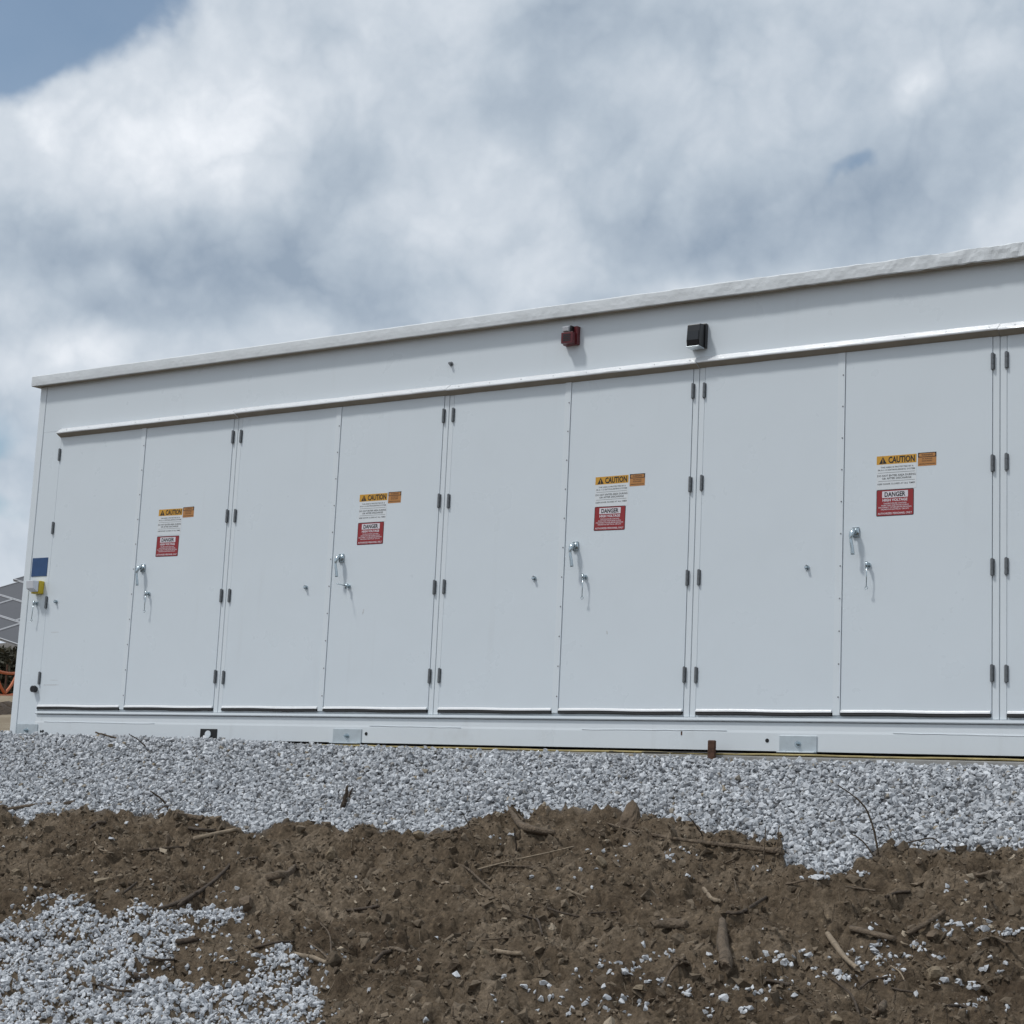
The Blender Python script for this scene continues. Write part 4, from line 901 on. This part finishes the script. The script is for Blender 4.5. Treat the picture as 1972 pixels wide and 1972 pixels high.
# --- footing, cord and stake in front of the base
mb = MB(); mb.box((-2.1, -0.075, -0.60), (8.4, 0.9, -0.276), 'conc')
tag(place('concrete_footing', mb.mesh('concrete_footing'), None, (0, 0, 0), 0.006), 'thin grey concrete footing edge under the right half of the enclosure', 'footing', kind='structure')
def cord(name, y0, z0, m, label, r_, x0, x1, seed):
    rr = random.Random(seed); pts = []
    for x in np.arange(x0, x1, 0.11): pts.append((x, y0+0.012*math.sin(x*1.9+seed)+rr.uniform(-.004, .004), z0+r_+0.004*abs(math.sin(x*2.7+seed))+rr.uniform(0, .002)))
    tag(place(name, MB().tube(pts, r_, m, 8).mesh(name, True)), label, 'cord')
cord('yellow_cord', -0.058, -0.276, 'rope', 'yellow cord lying along the foot of the white base', 0.0065, 0.7, 8.2, 1)
cord('black_cable', -0.046, -0.272, 'cable', 'thin black cable twisting beside the yellow cord', 0.0045, 1.4, 8.2, 2.6)
p, tt = hit(1381, 1459)
mb = MB(); mb.prism([(-0.018, -0.12), (-0.018, 0.098), (-0.010, 0.104), (0.012, 0.101), (0.012, -0.12)], -0.024, 0.022, 'rust'); mb.box((-0.024, 0.012, -0.12), (-0.012, 0.034, 0.100), 'rust')
tag(place('rusty_stake', mb.mesh('rusty_stake'), None, (4.33, -0.11, -0.288), 0.002), 'short rusty steel stake standing in gravel before the white base', 'stake')

# ------------------------------------------------------------------ beyond the left corner: solar array, fence, weeds
def at(px, py, dist): d = px_ray(px, py); return CAM+d*dist
org = at(46, 1247, 45.0); hr = np.array([CR[0], CR[1], 0]); hr /= np.linalg.norm(hr); hf = np.array([CF[0], CF[1], 0]); hf /= np.linalg.norm(hf)
u = -(0.70*hr-0.64*hf+np.array([0, 0, -0.20])); u /= np.linalg.norm(u)
wv_ = 0.64*hr+0.70*hf; wv_ = wv_/np.linalg.norm(wv_)*0.93+np.array([0, 0, 0.37])
pv = bpy.data.objects.new('solar_array', None); C.objects.link(pv); base = org-np.array([0, 0, 1.0]); pv.location = tuple(base); tag(pv, 'tilted solar panel array seen beyond the left corner of the enclosure', 'solar array')
nrm = np.cross(u, wv_); nrm /= np.linalg.norm(nrm)*(1 if nrm[2] > 0 else -1)
Q = lambda a, b_, c=0.0: tuple(org+u*a+wv_*b_+nrm*c-base)
def slab(a0, a1, b0, b1, c0, c1, m):
    v = [Q(a, b_, c) for c in (c0, c1) for a, b_ in ((a0, b0), (a1, b0), (a1, b1), (a0, b1))]
    return MB().add(v, [(3, 2, 1, 0), (4, 5, 6, 7), (0, 1, 5, 4), (1, 2, 6, 5), (2, 3, 7, 6), (3, 0, 4, 7)], m)
for i in range(-2, 3):
    for j in range(5):
        a0, b0 = i*1.72+(0.35 if j % 2 else 0), j*1.04
        pnl = place('solar_panel', slab(a0, a0+1.70, b0, b0+1.02, 0.0, 0.02, 'pvback').mesh('solar_panel'), pv)
        fr = slab(a0, a0+1.70, b0, b0+0.035, -0.03, 0.035, 'pvframe'); 
        for (p0, p1, q0, q1) in ((a0, a0+1.70, b0+0.985, b0+1.02), (a0, a0+0.035, b0+0.037, b0+0.983), (a0+1.665, a0+1.70, b0+0.037, b0+0.983)):
            s2 = slab(p0, p1, q0, q1, -0.03, 0.035, 'pvframe'); fr.add(s2.v, s2.f, 'pvframe')
        place('frame', fr.mesh('frame'), pnl)
for i in (-2, 0, 2):
    for b_ in (0.5, 3.5):
        q = np.array(Q(i*1.7+0.6, b_, -0.05)); gz = float(ground(q[0]+base[0], q[1]+base[1]))-base[2]-0.3
        place('support_post', MB().tube([tuple(q), (q[0], q[1], gz)], 0.06, 'pvframe', 8).mesh('support_post'), pv)
# orange safety fence
def gnd(px, dist):
    d = px_ray(px, 1400); d = d/np.hypot(d[0], d[1]); x, y = CAM[0]+d[0]*dist, CAM[1]+d[1]*dist; return np.array([x, y, float(ground(x, y))])
a, b_ = gnd(-70, 38), gnd(70, 41); fe = bpy.data.objects.new('safety_fence', None); C.objects.link(fe); fe.location = tuple(a); tag(fe, 'sagging orange plastic safety fence on the slope behind the left corner', 'fence')
rel = b_-a
def strip(name, z0a, z0b, z1, m, mt='orange', xa=0.0, xb=1.0):
    n_ = 14; mb = MB()
    pts = []
    for i in range(n_+1):
        q = i/n_; k = xa+(xb-xa)*q; c = rel*k; gz = float(ground(a[0]+c[0], a[1]+c[1]))-a[2]
        pts.append((c[0], c[1], gz+z0a+(z0b-z0a)*q-0.06*math.sin(math.pi*q)))
    mb.tube(pts, m, mt, 6); place(name, mb.mesh(name), fe)
strip('top_band', 0.60, 0.56, 0, 0.035); strip('bottom_band', 0.06, 0.14, 0, 0.045)
for i in range(6): strip('mesh_strand', 0.10 if i % 2 else 0.58, 0.58 if i % 2 else 0.10, 0, 0.032, xa=i/6, xb=(i+1)/6)
for i in range(3):
    c = rel*(i*0.5); gz = float(ground(a[0]+c[0], a[1]+c[1]))-a[2]
    place('fence_post', MB().tube([(c[0], c[1], gz-0.3), (c[0], c[1], gz+0.7)], 0.02, 'rust', 6).mesh('fence_post'), fe)
# weedy bushes between the fence and the array, each with stems and leaf clumps
for k, (bx, dist, w, h, lab) in enumerate([(-30, 42.6, 1.2, 1.0, 'dark weedy bush under the solar panels, left of its twin'), (14, 42.2, 1.2, 1.03, 'dark weedy bush under the solar panels, nearest the enclosure corner'), (58, 43, 1.2, 1.0, 'weedy bush mostly hidden behind the enclosure corner')]):
    p = gnd(bx, dist); root = bpy.data.objects.new('weedy_bush', None); C.objects.link(root); root.location = tuple(p); tag(root, lab, 'bush', 'bushes under the solar array')
    sm = MB()
    for i in range(9):
        a_ = random.uniform(0, 6.28); sm.tube([(0, 0, -0.2), (math.cos(a_)*w*.3, math.sin(a_)*w*.3, h*.5), (math.cos(a_)*w*.6, math.sin(a_)*w*.6, h*random.uniform(.7, 1))], [0.03, 0.02, 0.008], 'stem', 5)
    place('stems', sm.mesh('stems'), root); fm = MB()
    for i in range(2600):
        q = np.array([random.gauss(0, w*.42), random.gauss(0, w*.42), h*random.uniform(0.02, 1.05)]); t1 = rng.normal(size=3); t1 /= np.linalg.norm(t1); t2 = np.cross(t1, rng.normal(size=3)); t2 /= np.linalg.norm(t2); s_ = random.uniform(.04, .10)
        fm.add([q-t1*s_, q+t2*s_*.4, q+t1*s_, q-t2*s_*.4], [(0, 1, 2, 3)], 'leaf')
    place('foliage', fm.mesh('foliage'), root)
# low ridge on the sand in one dark material
a, b_ = gnd(-80, 31), gnd(60, 32); mb = MB(); n_ = 40; vs = []
for i in range(n_+1):
    c = a+(b_-a)*i/n_; dd = (b_-a)/np.linalg.norm(b_-a); sd = np.array([-dd[1], dd[0], 0])
    for j in range(9):
        q = (j-4)/4; hh = 0.26*max(0, 1-q*q)*(0.7+0.6*vnoise(np.array([i*0.5]), np.array([0.3]), 95)[0]); p = c+sd*q*0.5+rng.normal(size=3)*0.025
        vs.append((p[0]-a[0], p[1]-a[1], float(ground(p[0], p[1]))+hh-0.03-a[2]))
fs = [(i*9+j, (i+1)*9+j, (i+1)*9+j+1, i*9+j+1) for i in range(n_) for j in range(8)]
mb.add(vs, fs, 'bark'); tag(place('dark_ridge', mb.mesh('dark_ridge', True), None, tuple(a)), 'low dark ridge on pale sand beyond the left corner', 'soil ridge')
